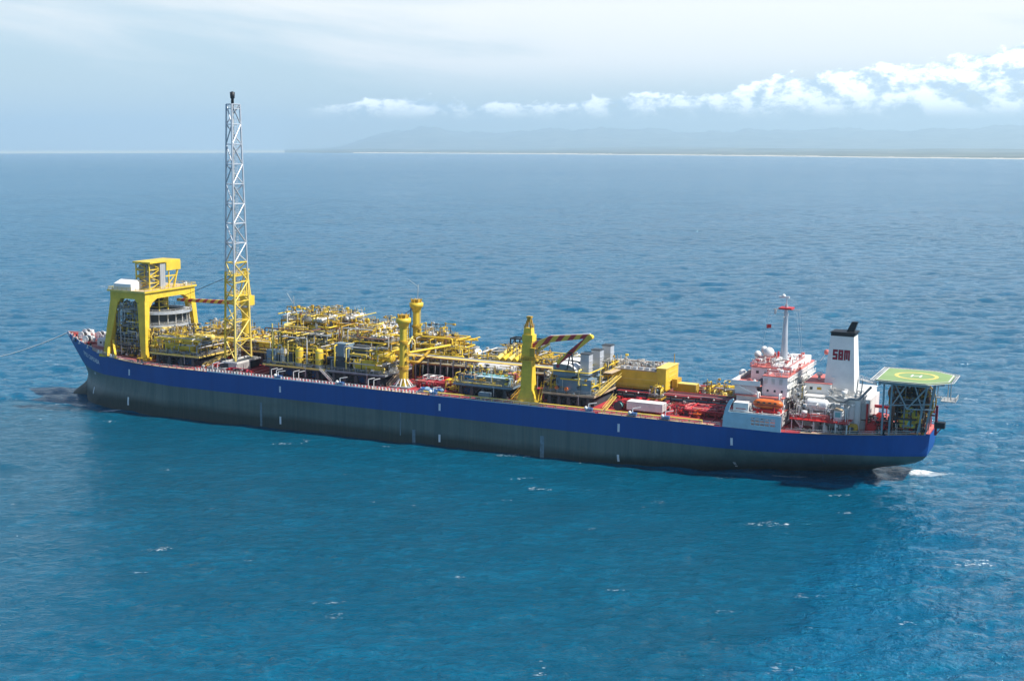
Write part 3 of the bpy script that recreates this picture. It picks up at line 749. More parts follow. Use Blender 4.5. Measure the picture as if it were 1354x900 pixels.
def ladder(th, p, q, w=1.0, mat='yellow_pale'):
    """inclined stair with stringers, treads and rails"""
    p, q = V(p), V(q); d = (q - p); h = Vector((d.x, d.y, 0)); side = Vector((-h.y, h.x, 0)).normalized() * w / 2 if h.length > 0.01 else Vector((0, w / 2, 0))
    mb = MB(); up = Vector((0, 0, 1.0))
    for sg in (-1, 1):
        mb.bar(p + side * sg, q + side * sg, 0.12, 0.3); mb.bar(p + side * sg + up, q + side * sg + up, 0.1)
    n = max(3, int(d.length / 0.7))
    for i in range(n + 1):
        c = p.lerp(q, i / n); mb.bar(c - side, c + side, 0.3, 0.08)
        if i % 3 == 0:
            for sg in (-1, 1): mb.bar(c + side * sg, c + side * sg + up, 0.08)
    return mb.build('stair', mat, th)
PCOL = ['yellow'] * 9 + ['yellow_pale'] * 5 + ['insul'] * 4 + ['steel'] * 2 + ['ochre'] * 3 + ['white2'] + ['grey'] + ['brown']
def rand_pipes(th, rnd, s0, s1, t0, t1, z0, z1, n, cols=PCOL, rmin=0.10, rmax=0.30):
    for _ in range(n):
        r = rnd.uniform(rmin, rmax); p = [rnd.uniform(s0, s1), rnd.uniform(t0, t1), rnd.uniform(z0, z1)]; path = [tuple(p)]
        ax = rnd.choice([0, 0, 1, 1, 2])
        for k in range(rnd.randint(2, 5)):
            lo, hi = ((s0, s1), (t0, t1), (z0, z1))[ax]
            q = rnd.uniform(lo, hi)
            if abs(q - p[ax]) < r * 5: q = lo if p[ax] > (lo + hi) / 2 else hi
            p[ax] = q; path.append(tuple(p)); ax = rnd.choice([a for a in (0, 1, 2) if a != ax])
        MB().tube(path, r, 7).build('pipe', rnd.choice(cols), th)
def small_pipework(th, rnd, s0, s1, t0, t1, z0, z1, n=110, cols=('yellow', 'insul', 'dark', 'ochre')):
    """the fine tangle of small-bore lines, brackets and cable trays nobody could count"""
    for c in cols:
        mb = MB()
        for _ in range(n // len(cols)):
            p = [rnd.uniform(s0, s1), rnd.uniform(t0, t1), rnd.uniform(z0, z1)]; r = rnd.uniform(.05, .13)
            for k in range(rnd.randint(1, 3)):
                ax = rnd.choice((0, 1, 2, 2)); q = list(p); q[ax] += rnd.choice((-1, 1)) * rnd.uniform(.8, 4.0)
                q = [min(max(q[0], s0), s1), min(max(q[1], t0), t1), min(max(q[2], z0), z1)]
                mb.bar(p, q, r * 2); p = q
            if rnd.random() < .5: e = rnd.uniform(.2, .5); mb.box(p[0] - e, p[0] + e, p[1] - e, p[1] + e, p[2] - e * .7, p[2] + e * .7)
        o = mb.build('small_pipework', c, th); o['kind'] = 'stuff'
def rand_equipment(th, rnd, s0, s1, t0, t1, z, n, cols=('yellow', 'ochre', 'yellow', 'grey', 'insul', 'dark', 'steel', 'yellow_pale', 'white2'), big=1.0):
    for _ in range(n):
        s = rnd.uniform(s0, s1); t = rnd.uniform(t0, t1); k = rnd.random(); c = rnd.choice(cols)
        if k < 0.35:
            a, b, h = rnd.uniform(.5, 1.5) * big, rnd.uniform(.5, 1.3) * big, rnd.uniform(.8, 2.4) * big
            mb = MB().box(s - a, s + a, t - b, t + b, z + 0.25, z + h); mb.box(s - a * .6, s + a * .6, t - b * .6, t + b * .6, z + h, z + h + 0.3); mb.box(s - a * 1.1, s + a * 1.1, t - b * 1.1, t + b * 1.1, z, z + 0.25)
            mb.build('equipment_cabinet', c, th)
        elif k < 0.6:
            r = rnd.uniform(.4, .8) * big; L = rnd.uniform(1.2, 2.6) * big
            d = (L, 0) if rnd.random() < .5 else (0, L)
            mb = MB().vessel((s - d[0] / 2, t - d[1] / 2, z + r + .4), (s + d[0] / 2, t + d[1] / 2, z + r + .4), r, 12); mb.box(s - .4, s + .4, t - .4, t + .4, z, z + .6)
            mb.build('pump', c, th)
        elif k < 0.82:
            r = rnd.uniform(.35, .7) * big; h = rnd.uniform(1.8, 4.2) * big
            MB().vessel((s, t, z), (s, t, z + h), r, 12).build('filter_column', c, th)
        else:
            mb = MB().cyl((s, t, z), (s, t, z + 1.4), .16); mb.cyl((s, t - .15, z + 1.4), (s, t + .15, z + 1.4), .5, n=12); mb.cyl((s - .5, t, z + .7), (s + .5, t, z + .7), .34)
            mb.build('valve', c, th)
def hvessel(th, p, q, r, col='yellow', z_floor=None, n=20, name='pressure_vessel'):
    o = MB().vessel(p, q, r, n).build(name, col, th)
    p, q = V(p), V(q); d = (q - p).normalized(); u = Vector((-d.y, d.x, 0))
    zf = z_floor if z_floor is not None else p.z - r - 0.8
    for f in (0.22, 0.78):
        c = p.lerp(q, f); a = c + u * r * .75 - d * .2; b = c - u * r * .75 + d * .2
        MB().box(min(a.x, b.x), max(a.x, b.x), min(a.y, b.y), max(a.y, b.y), zf, c.z - r * .55).build('saddle', 'grey', th, o)
    mb = MB()
    for f in (0.15, 0.4, 0.6, 0.85):
        c = p.lerp(q, f); mb.cyl(c + Vector((0, 0, r * .8)), c + Vector((0, 0, r + .7)), .22, n=8); mb.cyl(c + Vector((0, 0, r + .5)), c + Vector((0, 0, r + .7)), .38, n=8)
    mb.build('nozzle', col, th, o)
    return o
def vvessel(th, s, t, z0, z1, r, col='yellow', skirt='grey'):
    o = MB().vessel((s, t, z0 + .5), (s, t, z1), r, 18).build('column_vessel', col, th)
    MB().cyl((s, t, z0), (s, t, z0 + 1.2), r * 1.02, n=16).build('skirt', skirt, th, o)
    mb = MB()
    for k in (0.45, 0.8): z = z0 + (z1 - z0) * k; mb.cyl((s, t, z), (s, t, z + 0.12), r * 1.05, n=18)
    mb.build('band', 'steel', th, o)
    mb = MB().tube([(s + r * .3, t - r * .5, z1 - .2), (s + r * .3, t - r * .5, z1 + .8), (s + r * 1.5, t - r * .5, z1 + .8), (s + r * 1.5, t - r * .5, z0 + 1)], .16)
    mb.build('nozzle_pipe', col, th, o)
    return o
def stools(th, s0, s1, t0, t1, z, ns, nt=3, col='dark'):
    for i in range(ns):
        for j in range(nt):
            s = s0 + (s1 - s0) * (i + .5) / ns; t = t0 + (t1 - t0) * j / (nt - 1)
            MB().taper((s - .9, s + .9, t - .5, t + .5, 0), (s - .4, s + .4, t - .4, t + .4, z - 1.1)).build('support_stool', col, th)
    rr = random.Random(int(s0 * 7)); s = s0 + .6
    while s < s1 - 3:                                       # added dark boxes stand in for shade under the platform, behind cross braces
        L_ = rr.uniform(2, 4.5); h = rr.uniform(1.6, min(3.2, z - 1.2)); MB().box(s, min(s + L_, s1 - .5), t0 + 2.4, t1 - 1.5, 0.02, h).build('underdeck_shade_box', rr.choice(['dark', 'dark', 'black', 'blue' if t0 < 0 else 'dark']), th)
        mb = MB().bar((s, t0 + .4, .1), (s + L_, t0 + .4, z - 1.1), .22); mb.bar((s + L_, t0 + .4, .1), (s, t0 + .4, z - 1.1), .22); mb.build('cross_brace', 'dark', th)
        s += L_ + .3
    mb = MB()
    for t in (t0, (t0 + t1) / 2, t1): mb.box(s0, s1, t - .3, t + .3, z - 1.1, z - .26)
    for i in range(ns): s = s0 + (s1 - s0) * (i + .5) / ns; mb.box(s - .25, s + .25, t0, t1, z - .95, z - .28)
    mb.build('grillage', col, th)
def lamp_posts(th, pts, h=3.0):
    mb = MB()
    for s, t, z in pts: mb.bar((s, t, z), (s, t, z + h), .12); mb.box(s - .35, s + .35, t - .2, t + .2, z + h, z + h + .25)
    mb.build('floodlight_pole', 'white2', th)

# ------------------------------------------------------------------ mooring turret and gantry at the bow
def turret():
    g = thing('turret_gantry', 'big yellow four-legged gantry with a platform on top straddling the turret near the bow', 'gantry', (300, 0, 1.5))
    # legs: tapered box legs
    for (s, t, ds, dt) in ((306.3, -14.5, 3.0, -2.9), (293.2, -14.5, -2.6, -2.9), (306.3, 12.8, 3.0, 1.6), (293.2, 12.8, -2.6, 1.2)):
        mb = MB(); mb.taper((s + ds - 1.15, s + ds + 1.15, t + dt - 1.0, t + dt + 1.0, 0.6), (s - 1.9, s + 1.9, t - 1.4, t + 1.4, 22.5))
        mb.box(s + ds - 2.3, s + ds + 2.3, t + dt - 2.1, t + dt + 2.1, 0.0, 0.9)
        leg = mb.build('leg', 'yellow', g)
        mb = MB()
        sx = s - 2.3 if s < 300 else s + 2.2
        mb.rail([(s - 2.6, t - 1.6, 12), (s + 2.6, t - 1.6, 12)], 1.1, 2)
        for k in range(26): mb.bar((s - .5 + ds * (1 - k / 26), t - 2.0 + dt * (1 - k / 26) * 1.05, 1.5 + k * .8), (s + .5 + ds * (1 - k / 26), t - 2.0 + dt * (1 - k / 26) * 1.05, 1.5 + k * .8), .1)
        mb.build('ladder', 'yellow', g, leg)
    # portal beams with haunched ends
    for t in (-14.5, 12.8):
        mb = MB().prism_sz([(291.2, 25.6), (308.3, 25.6), (308.3, 22.0), (304.4, 21.2), (303.2, 22.9), (296.3, 22.9), (295.1, 21.2), (291.2, 22.0)], t - 1.3, t + 1.3); mb.build('portal_beam', 'yellow', g)
    for s in (292.5, 307.0):
        mb = MB().prism_tz([(-13.1, 25.55), (11.4, 25.55), (11.4, 19.5), (9.6, 21.6), (7.0, 22.9), (-8.6, 22.9), (-11.4, 21.6), (-13.1, 19.5)], s - 1.2, s + 1.2); mb.build('portal_beam', 'yellow', g)
    MB().box(290.8, 309.0, -16.4, 14.6, 25.7, 26.1).build('top_platform', 'tan', g)
    MB().box(290.6, 309.2, -16.6, -16.4, 25.5, 26.2).build('platform_kerb', 'yellow_pale', g); MB().box(290.6, 290.8, -16.4, 14.6, 25.5, 26.2).build('platform_kerb', 'yellow', g)
    MB().rail([(291, -16.2, 26.1), (308.8, -16.2, 26.1), (308.8, 14.4, 26.1), (291, 14.4, 26.1)], 1.15, 2.2, .1, True).build('handrail', 'yellow', g)
    # struts at the foot
    MB().bar((305, -21.5, 0.8), (309.5, -15.5, 7.5), 1.0, .6).build('brace', 'yellow', g); MB().bar((300.5, -22.5, 0.6), (306.5, -17.0, 6.5), 0.8, .5).build('brace', 'yellow', g)
    rnd = random.Random(4)
    MB().box(295.0, 304.6, -12.6, -11.6, .4, 15).build('dark_infill', 'dark', g)  # added dark slab filling the opening between the near legs
    rand_pipes(g, rnd, 294.5, 305.5, -15.8, -11.4, 1, 21.5, 34, ['dark', 'grey', 'white2', 'insul', 'dark', 'steel', 'ochre', 'brown'], .1, .26)
    small_pipework(g, rnd, 294.5, 305.4, -15.9, -11, 1, 21.5, 360, ('dark', 'grey', 'yellow', 'ochre', 'insul', 'black'))
    for z in (5, 8.6, 12.2, 15.6, 19):
        MB().box(294.6, 305.2, -16.0, -12.7, z - .2, z).build('access_landing', 'grey', g); MB().rail([(294.6, -16.0, z), (305.2, -16.0, z)], 1.1, 1.6, .1).build('handrail', 'steel', g)
    MB().prism_tz([(-16.0, 26.15), (-7.2, 26.15), (-7.2, 29.0), (-11.6, 30.1), (-16.0, 28.6)], 297.8, 306.2).build('shelter', 'white', g)
    ax = MB(); ax.box(305.5, 308, -14, -12, 26.15, 27.6); ax.box(306.5, 309, -10, -8, 26.15, 28); ax.build('equipment_cabinet', 'silver', g)
    # tall braced lattice box and its enclosed shaft
    def cage(s0, s1, t0, t1, z0, z1, nz_, w, col, name):
        mb = MB(); c = [(s0, t0), (s1, t0), (s1, t1), (s0, t1)]
        for s, t in c: mb.bar((s, t, z0), (s, t, z1), w)
        for k in range(nz_ + 1):
            z = z0 + (z1 - z0) * k / nz_
            for i in range(4): mb.bar((*c[i], z), (*c[(i + 1) % 4], z), w * .8)
            if k < nz_:
                z2 = z0 + (z1 - z0) * (k + 1) / nz_
                for i in range(4):
                    a, b = (i, (i + 1) % 4) if k % 2 else ((i + 1) % 4, i)
                    mb.bar((*c[a], z), (*c[b], z2), w * .6)
        return mb.build(name, col, g)
    cage(293.6, 300.0, -10.2, -3.5, 26.15, 36.4, 4, .42, 'yellow', 'hoist_tower_frame')
    MB().box(294.3, 299.2, -9.4, -6.2, 26.2, 35.8).build('hoist_machinery', 'grey', g)
    rand_pipes(g, rnd, 293.6, 299.8, -10.4, -4, 26.6, 36, 12, ['yellow', 'ochre', 'grey', 'steel'], .1, .22)
    MB().box(292.9, 296.2, -4.6, -1.6, 26.2, 36.0).build('lift_shaft', 'ribgrey', g)
    mb = MB(); mb.prism_st([(292.4, -11), (301, -11), (301, 7.0), (292.4, 7.0)], 36.4, 37.0); mb.build('tower_roof', 'yellow', g)
    mb = MB().box(292.3, 292.7, -1.5, 7.0, 33.0, 36.4); mb.box(300.6, 301.0, -1.5, 7.0, 34.5, 36.4); mb.bar((293, 7.0, 36.3), (293, 3.4, 26.2), .6); mb.bar((300, 7, 36.3), (300, 3.4, 26.2), .6); mb.bar((293, 4.6, 30.8), (293, -1.5, 30.8), .45); mb.bar((293, -1.5, 26.2), (293, 4.2, 30.8), .3)
    mb.bar((293, 0.5, 26.2), (293, 0.5, 33), .4)
    mb.build('cantilever_frame', 'yellow', g)
    rand_equipment(g, rnd, 292, 308, 4, 13, 26.15, 5, ('white2', 'yellow', 'grey', 'steel'))
    # turret itself
    u = thing('mooring_turret', 'round turret with silver ring walkways and stacked pipe manifolds under the yellow gantry', 'turret', (299, 0, 0.4))
    cx, ct = 298.2, 0
    def ring(z0, z1, ro, ri, col, name):
        n = 44; vs = []
        for z, r in ((z0, ro), (z1, ro), (z1, ri), (z0, ri)): vs += [(cx + r * cos(2 * pi * i / n), ct + r * sin(2 * pi * i / n), z) for i in range(n)]
        fs = [(k * n + i, k * n + (i + 1) % n, ((k + 1) % 4) * n + (i + 1) % n, ((k + 1) % 4) * n + i) for k in range(4) for i in range(n)]
        return MB().add(vs, fs).build(name, col, u)
    ring(16.6, 17.5, 13.0, 10.4, 'silver', 'upper_ring_walkway'); ring(13.4, 16.6, 11.2, 10.8, 'dark', 'ring_wall')
    ring(11.6, 12.4, 12.4, 9.0, 'silver', 'lower_ring_walkway'); ring(9.2, 9.7, 12.6, 4, 'grating', 'manifold_deck'); ring(6.0, 6.4, 12.6, 4, 'grating', 'manifold_deck'); ring(2.8, 3.1, 12.8, 4, 'grating', 'manifold_deck')
    MB().cyl((cx, ct, 0), (cx, ct, 12), 8.6, n=36).build('turret_drum', 'grey', u)
    MB().cyl((cx, ct, 12), (cx, ct, 17), 5, n=24).build('swivel_base', 'dark', u)
    for zr, rr in ((17.5, 12.8), (12.4, 12.3)):
        mb = MB(); n = 36; mb.rail([(cx + rr * cos(2 * pi * i / n), ct + rr * sin(2 * pi * i / n), zr) for i in range(n)], 1.1, 3, .1, True); mb.build('handrail', 'insul', u)
    for i in range(22):
        a = 2 * pi * i / 22; MB().bar((cx + 11.8 * cos(a), ct + 11.8 * sin(a), 12.4), (cx + 11.8 * cos(a), ct + 11.8 * sin(a), 16.6), .35).build('ring_post', 'insul', u)
    for i in range(16):
        a = 2 * pi * i / 16; MB().bar((cx + 12.3 * cos(a), ct + 12.3 * sin(a), 0.2), (cx + 12.3 * cos(a), ct + 12.3 * sin(a), 11.6), .3).build('column', 'grey', u)
    mb = MB(); c = [(cx - 2.6, -2.6), (cx + 2.6, -2.6), (cx + 2.6, 2.6), (cx - 2.6, 2.6)]
    for s, t in c: mb.bar((s, t, 17), (s, t, 25.5), .5)
    for z in (18.4, 20.6, 22.8, 25.2):
        for i in range(4): mb.bar((*c[i], z), (*c[(i + 1) % 4], z), .45)
    mb.build('swivel_cage', 'yellow', u)
    MB().lathe((cx, 0, 17), (cx, 0, 25.4), [(0, 2.2), (.25, 2.2), (.25, 1.4), (.5, 1.4), (.5, 1.9), (.7, 1.9), (.7, 1.0), (1, 1.0)], 16).build('swivel_stack', 'dark', u)
    for i in range(96):
        a0 = rnd.uniform(pi * 0.75, pi * 1.95); z = rnd.choice([rnd.uniform(3.4, 5.8), rnd.uniform(6.6, 9.0), rnd.uniform(9.9, 11.6)]); r = rnd.uniform(10.4, 13.2)
        if rnd.random() < .6:
            da = rnd.uniform(.2, .7); path = [(cx + r * cos(a0 + da * k / 5), ct + r * sin(a0 + da * k / 5), z) for k in range(6)]
        else: path = [(cx + (r - 4) * cos(a0), ct + (r - 4) * sin(a0), z), (cx + r * cos(a0), ct + r * sin(a0), z), (cx + r * cos(a0), ct + r * sin(a0), max(2.0, z - rnd.uniform(1.5, 4)))]
        MB().tube(path, rnd.uniform(.12, .32), 7).build('pipe', rnd.choice(['yellow_pale', 'yellow', 'insul', 'insul', 'steel', 'ochre', 'white2']), u)
    small_pipework(u, rnd, 285, 309, -15.5, -6, .5, 11.4, 800, ('yellow', 'ochre', 'insul', 'dark', 'yellow_pale'))
    small_pipework(u, rnd, 285.6, 290, -12, 10, .5, 11.4, 240, ('yellow', 'insul', 'dark', 'yellow_pale'))
    for i in range(16):
        a = pi + i * pi / 15 * 1.0; MB().cyl((cx + 12.6 * cos(a), 12.6 * sin(a), 0.2), (cx + 12.6 * cos(a), 12.6 * sin(a), rnd.uniform(2.4, 4.5)), .35, n=8).build('riser_head', rnd.choice(['dark', 'insul', 'yellow', 'brown']), u)
turret()

# ------------------------------------------------------------------ forecastle gear
def windlass(s, t, label, mt='white'):
    z = sheer(s); w = thing('anchor_windlass', label, 'windlass', (s, t, z), 'winches on the bow')
    MB().box(s - 2.4, s + 2.4, t - 2.2, t + 2.2, z, z + .35).build('bed_plate', 'redpaint', w)
    MB().cyl((s, t - 1.6, z + 1.7), (s, t + .4, z + 1.7), 1.0, n=18).build('drum', 'black', w)
    mb = MB()
    for q in (-1.7, .4): mb.cyl((s, t + q - .12, z + 1.7), (s, t + q + .12, z + 1.7), 1.5, n=20)
    mb.build('drum_flange', mt, w)
    mb = MB().box(s - 1.5, s + 1.3, t + .8, t + 2.1, z + .35, z + 2.6); mb.box(s - 2.0, s - 1.5, t + 1.0, t + 1.8, z + .35, z + 1.6); mb.build('gear_case', mt, w)
    mb = MB().bar((s, t - 1.9, z + .35), (s, t - 1.9, z + 1.8), .5); mb.bar((s, t + .6, z + .35), (s, t + .6, z + 1.8), .5); mb.build('bearing_stand', mt, w)
for s, t, lb in ((335, -2.2, 'white winch with black drum closest to the bow tip'), (331, 3.5, 'white winch with black drum on the far side of the forecastle'),
                 (328.5, -6.8, 'white winch with black drum at the near edge of the forecastle'), (325, 1.5, 'white winch with black drum just ahead of the small white deckhouse'), (337.5, 2.6, 'white winch right up against the far bow bulwark')):
    windlass(s, t, lb)
FC = ship
rnd = random.Random(77)
small_pipework(ship, rnd, 314, 338, -7, 6, 2.0, 4.2, 170, ('white', 'black', 'redpaint', 'white2', 'dark'))
for k, (s, t, lb) in enumerate(((339, -3.2, 'pair of black bollards tight behind the bow tip'), (324, -11.5, 'pair of black bollards beside the white forecastle deckhouse'), (333, -8.0, 'pair of black bollards on the near bow edge between the winches'), (288, -23.5, 'pair of black bollards at the deck edge below the gantry'))):
    z = sheer(s); b = thing('mooring_bitts', lb, 'bollard', (s, t, z), 'bollards on the foredeck')
    MB().box(s - 1.6, s + 1.6, t - .5, t + .5, z, z + .2).build('base_plate', 'black', b)
    for q in (-.9, .9): MB().lathe((s + q, t, z + .2), (s + q, t, z + 1.3), [(0, .35), (.8, .35), (.8, .5), (1, .5), (1, .01)], 12).build('post', 'black', b)
fh = thing('forecastle_deckhouse', 'small white deckhouse on the pink foredeck ahead of the yellow gantry', 'deckhouse', (319.5, -5, sheer(319)))
z = sheer(319)
MB().box(316.6, 322.6, -8.2, -1.8, z, z + 3.0).build('walls', 'white', fh); MB().box(316.3, 322.9, -8.5, -1.5, z + 3.0, z + 3.25).build('roof', 'white', fh)
MB().box(318.5, 319.5, -8.26, -8.2, z + .3, z + 2.3).build('door', 'grey', fh); MB().box(320.4, 321.3, -8.26, -8.2, z + 1.3, z + 2.1).build('window', 'glass', fh)
MB().rail([(316.4, -8.4, z + 3.25), (322.8, -8.4, z + 3.25), (322.8, -1.6, z + 3.25), (316.4, -1.6, z + 3.25)], 1, 2, .09, True).build('handrail', 'white', fh)
# fairleads / chocks on the bow edge
for s in (342, 336, 329, 321, 312, 303):
    t = -half_breadth(s, 0) + .5; z = sheer(s)
    lb = {342: 'first', 336: 'second', 329: 'third', 321: 'fourth', 312: 'fifth', 303: 'sixth'}[s]
    c = thing('roller_fairlead', f'white roller fairlead on the near bow edge, {lb} of the row from the bow tip', 'fairlead', (s, t, z), 'roller fairleads along the near bow edge')
    MB().box(s - 1.3, s + 1.3, t - .5, t + .5, z, z + .3).build('bed_plate', 'white2', c)
    for q in (-.8, .8): MB().cyl((s + q, t, z + .3), (s + q, t, z + 1.2), .32, n=10).build('roller', 'white', c)
# ------------------------------------------------------------------ flare tower
def flare():
    A, B, C = (253.8, -16.0), (245.8, -20.4), (247.2, -8.8)
    th = thing('flare_tower', 'very tall slender lattice flare tower, yellow at the foot and pale grey above', 'tower', (250, -15, 0))
    ctr = Vector(((A[0] + B[0] + C[0]) / 3, (A[1] + B[1] + C[1]) / 3)); z0, z1 = 3.6, 97.0
    def P(k, z):
        f = 1 - 0.50 * (z - z0) / (z1 - z0); q = (A, B, C)[k]; return (ctr.x + (q[0] - ctr.x) * f, ctr.y + (q[1] - ctr.y) * f, z)
    zs = [z0 + (z1 - z0) * k / 13 for k in range(14)]
    for k in range(3):
        MB().tube([P(k, z0), P(k, 36)], .42, 8).build('lower_chord', 'yellow_pale' if k else 'yellow', th); MB().tube([P(k, 36.01), P(k, z1)], .34, 8).build('chord', 'silver', th)
    lowm, upm = MB(), MB(); hz_l, hz_u = MB(), MB()
    for j in range(len(zs) - 1):
        a, b = zs[j], zs[j + 1]; mid = (a + b) / 2; yl = False
        hz_l = MB(); hz_u = MB()
        for k in range(3):
            l = (k + 1) % 3; mb = lowm if b < 40 else upm
            mb.cyl(P(k if j % 2 else l, a), P(l if j % 2 else k, b), .26, n=6)
            (hz_l if b < 40 else hz_u).cyl(P(k, b), P(l, b), .20, n=6)
        (hz_l if hz_l.v else hz_u).build('ring_beam', 'yellow' if hz_l.v else 'silver', th)
    lowm.build('bracing', 'yellow_pale', th); upm.build('bracing', 'silver', th)
    # yellow working platform and pipe risers inside
    for z in (35.0, 27.5): 
        poly = [P(0, z)[:2], P(1, z)[:2], P(2, z)[:2]]
        MB().prism_st(poly, z - .3, z).build('rest_platform', 'yellow', th); MB().rail([(*p, z) for p in poly], 1.1, 2, .12, True).build('handrail', 'yellow', th)
    for d, c in ((0.0, 'insul'), (.8, 'silver')): MB().tube([(ctr.x + d, ctr.y + d * .5, 1.5), (ctr.x + d * .6, ctr.y, 96 + d * 3)], .3 - d * .12, 8).build('gas_riser', c, th)
    mb = MB()
    for k in range(0, 88): mb.bar((ctr.x - 1.2, ctr.y - .4, 4 + k), (ctr.x - 1.2, ctr.y + .4, 4 + k), .12)
    mb.bar((ctr.x - 1.2, ctr.y - .45, 4), (ctr.x - 1.2, ctr.y - .45, 92), .12); mb.bar((ctr.x - 1.2, ctr.y + .45, 4), (ctr.x - 1.2, ctr.y + .45, 92), .12); mb.build('ladder', 'silver', th)
    MB().prism_st([P(0, 95.5)[:2], P(1, 95.5)[:2], P(2, 95.5)[:2]], 95.3, 95.6).build('tip_platform', 'silver', th)
    MB().rail([P(0, 95.6), P(1, 95.6), P(2, 95.6)], 1.2, 2, .12, True).build('handrail', 'silver', th)
    MB().lathe((ctr.x, ctr.y, 95.6), (ctr.x, ctr.y, 101.6), [(0, .5), (.55, .5), (.6, .8), (.95, .9), (.95, .7), (1, .01)], 12).build('flare_tip', 'black', th)
    # plinth under the tower
    pl = thing('flare_tower_plinth', 'ribbed grey plinth frame on red deck under the foot of the flare tower', 'plinth', (247, -16, 0))
    mb = MB()
    for t in (-22.2, -7.9): mb.box(243.6, 250.4, t - .3, t + .3, 3.0, 3.6)
    for s in (243.9, 250.1): mb.box(s - .3, s + .3, -21.89, -8.21, 3.0, 3.6)
    mb.build('top_frame', 'white2', pl)
    MB().taper((252.2, 255.6, -17.8, -14.4, 0.02), (252.9, 254.7, -17.0, -15.2, 3.6)).build('forward_stool', 'dark', pl)
    mb = MB()
    for i in range(7): s = 243.9 + i * .55; mb.box(s, s + .3, -22.3, -22.0, 0, 3.0)
    for j in range(10): t = -21.9 + j * .8; mb.box(243.6, 243.9, t, t + .35, 0, 3.0)
    mb.build('ribs', 'white2', pl)
    MB().box(244.1, 249.9, -21.8, -8.0, 0, 2.98).build('plinth_walls', 'dark', pl)
    MB().box(243.55, 243.64, -13.5, -8.6, .5, 2.8).build('opening_panel', 'black', pl)
flare()
# ------------------------------------------------------------------ banded crane behind the flare tower (boom stowed over the turret)
def crane_far():
    th = thing('pedestal_crane', 'yellow crane behind the flare tower, its banded boom stowed level towards the yellow gantry', 'crane', (257.5, 6, 0))
    s, t = 260.4, 6
    MB().lathe((s, t, 0), (s, t, 20), [(0, 1.5), (.85, 1.5), (1, 2.2)], 20).build('pedestal', 'yellow', th)
    MB().cyl((s, t, 20), (s, t, 20.8), 3, n=20).build('slew_ring', 'grey', th)
    MB().box(s - 3.0, s + 2.4, t - 1.9, t + 1.9, 20.8, 24.5).build('machinery_house', 'yellow', th)
    cab = MB().box(s + 1.2, s + 3.6, t - 3.6, t - 2.0, 20.8, 23.4).build('cab', 'yellow', th)
    MB().box(s + 3.6, s + 3.66, t - 3.4, t - 2.2, 21.6, 23.2).build('window', 'glass', th, cab)
    mb = MB().bar((s - 1.5, t - 1.3, 24.5), (s - .5, t - .6, 34.5), .45); mb.bar((s - 1.5, t + 1.3, 24.5), (s - .5, t + .6, 34.5), .45); mb.bar((s + 1.8, t - 1.3, 24.5), (s - .5, t - .6, 34.5), .35); mb.bar((s + 1.8, t + 1.3, 24.5), (s - .5, t + .6, 34.5), .35)
    for z in (27, 30, 33): mb.bar((s - 1.3, t - 1.2, z), (s - 1.3, t + 1.2, z), .3)
    mb.box(s - 1.4, s + .6, t - 1.1, t + 1.1, 34.2, 34.9)
    mb.build('a_frame', 'yellow', th)
    MB().taper((s + 1.8, s + 2.0, t - .95, t + .95, 20.3), (s + 1.8, s + 2.0, t - .95, t + .95, 22.4))
    vs = [(s + 2, t - .8, 20.6), (s + 2, t + .8, 20.6), (s + 2, t + .8, 22.2), (s + 2, t - .8, 22.2), (s + 33, t - .5, 20.2), (s + 33, t + .5, 20.2), (s + 33, t + .5, 21.3), (s + 33, t - .5, 21.3)]
    MB().add(vs, [(0, 3, 2, 1), (4, 5, 6, 7), (0, 1, 5, 4), (1, 2, 6, 5), (2, 3, 7, 6), (3, 0, 4, 7)]).build('boom', 'hazard', th)
    mb = MB().bar((s - .5, t - .5, 34.6), (s + 32, t - .3, 21.6), .09); mb.bar((s - .5, t + .5, 34.6), (s + 32, t + .3, 21.6), .09); mb.build('boom_stay', 'dark', th)
crane_far()
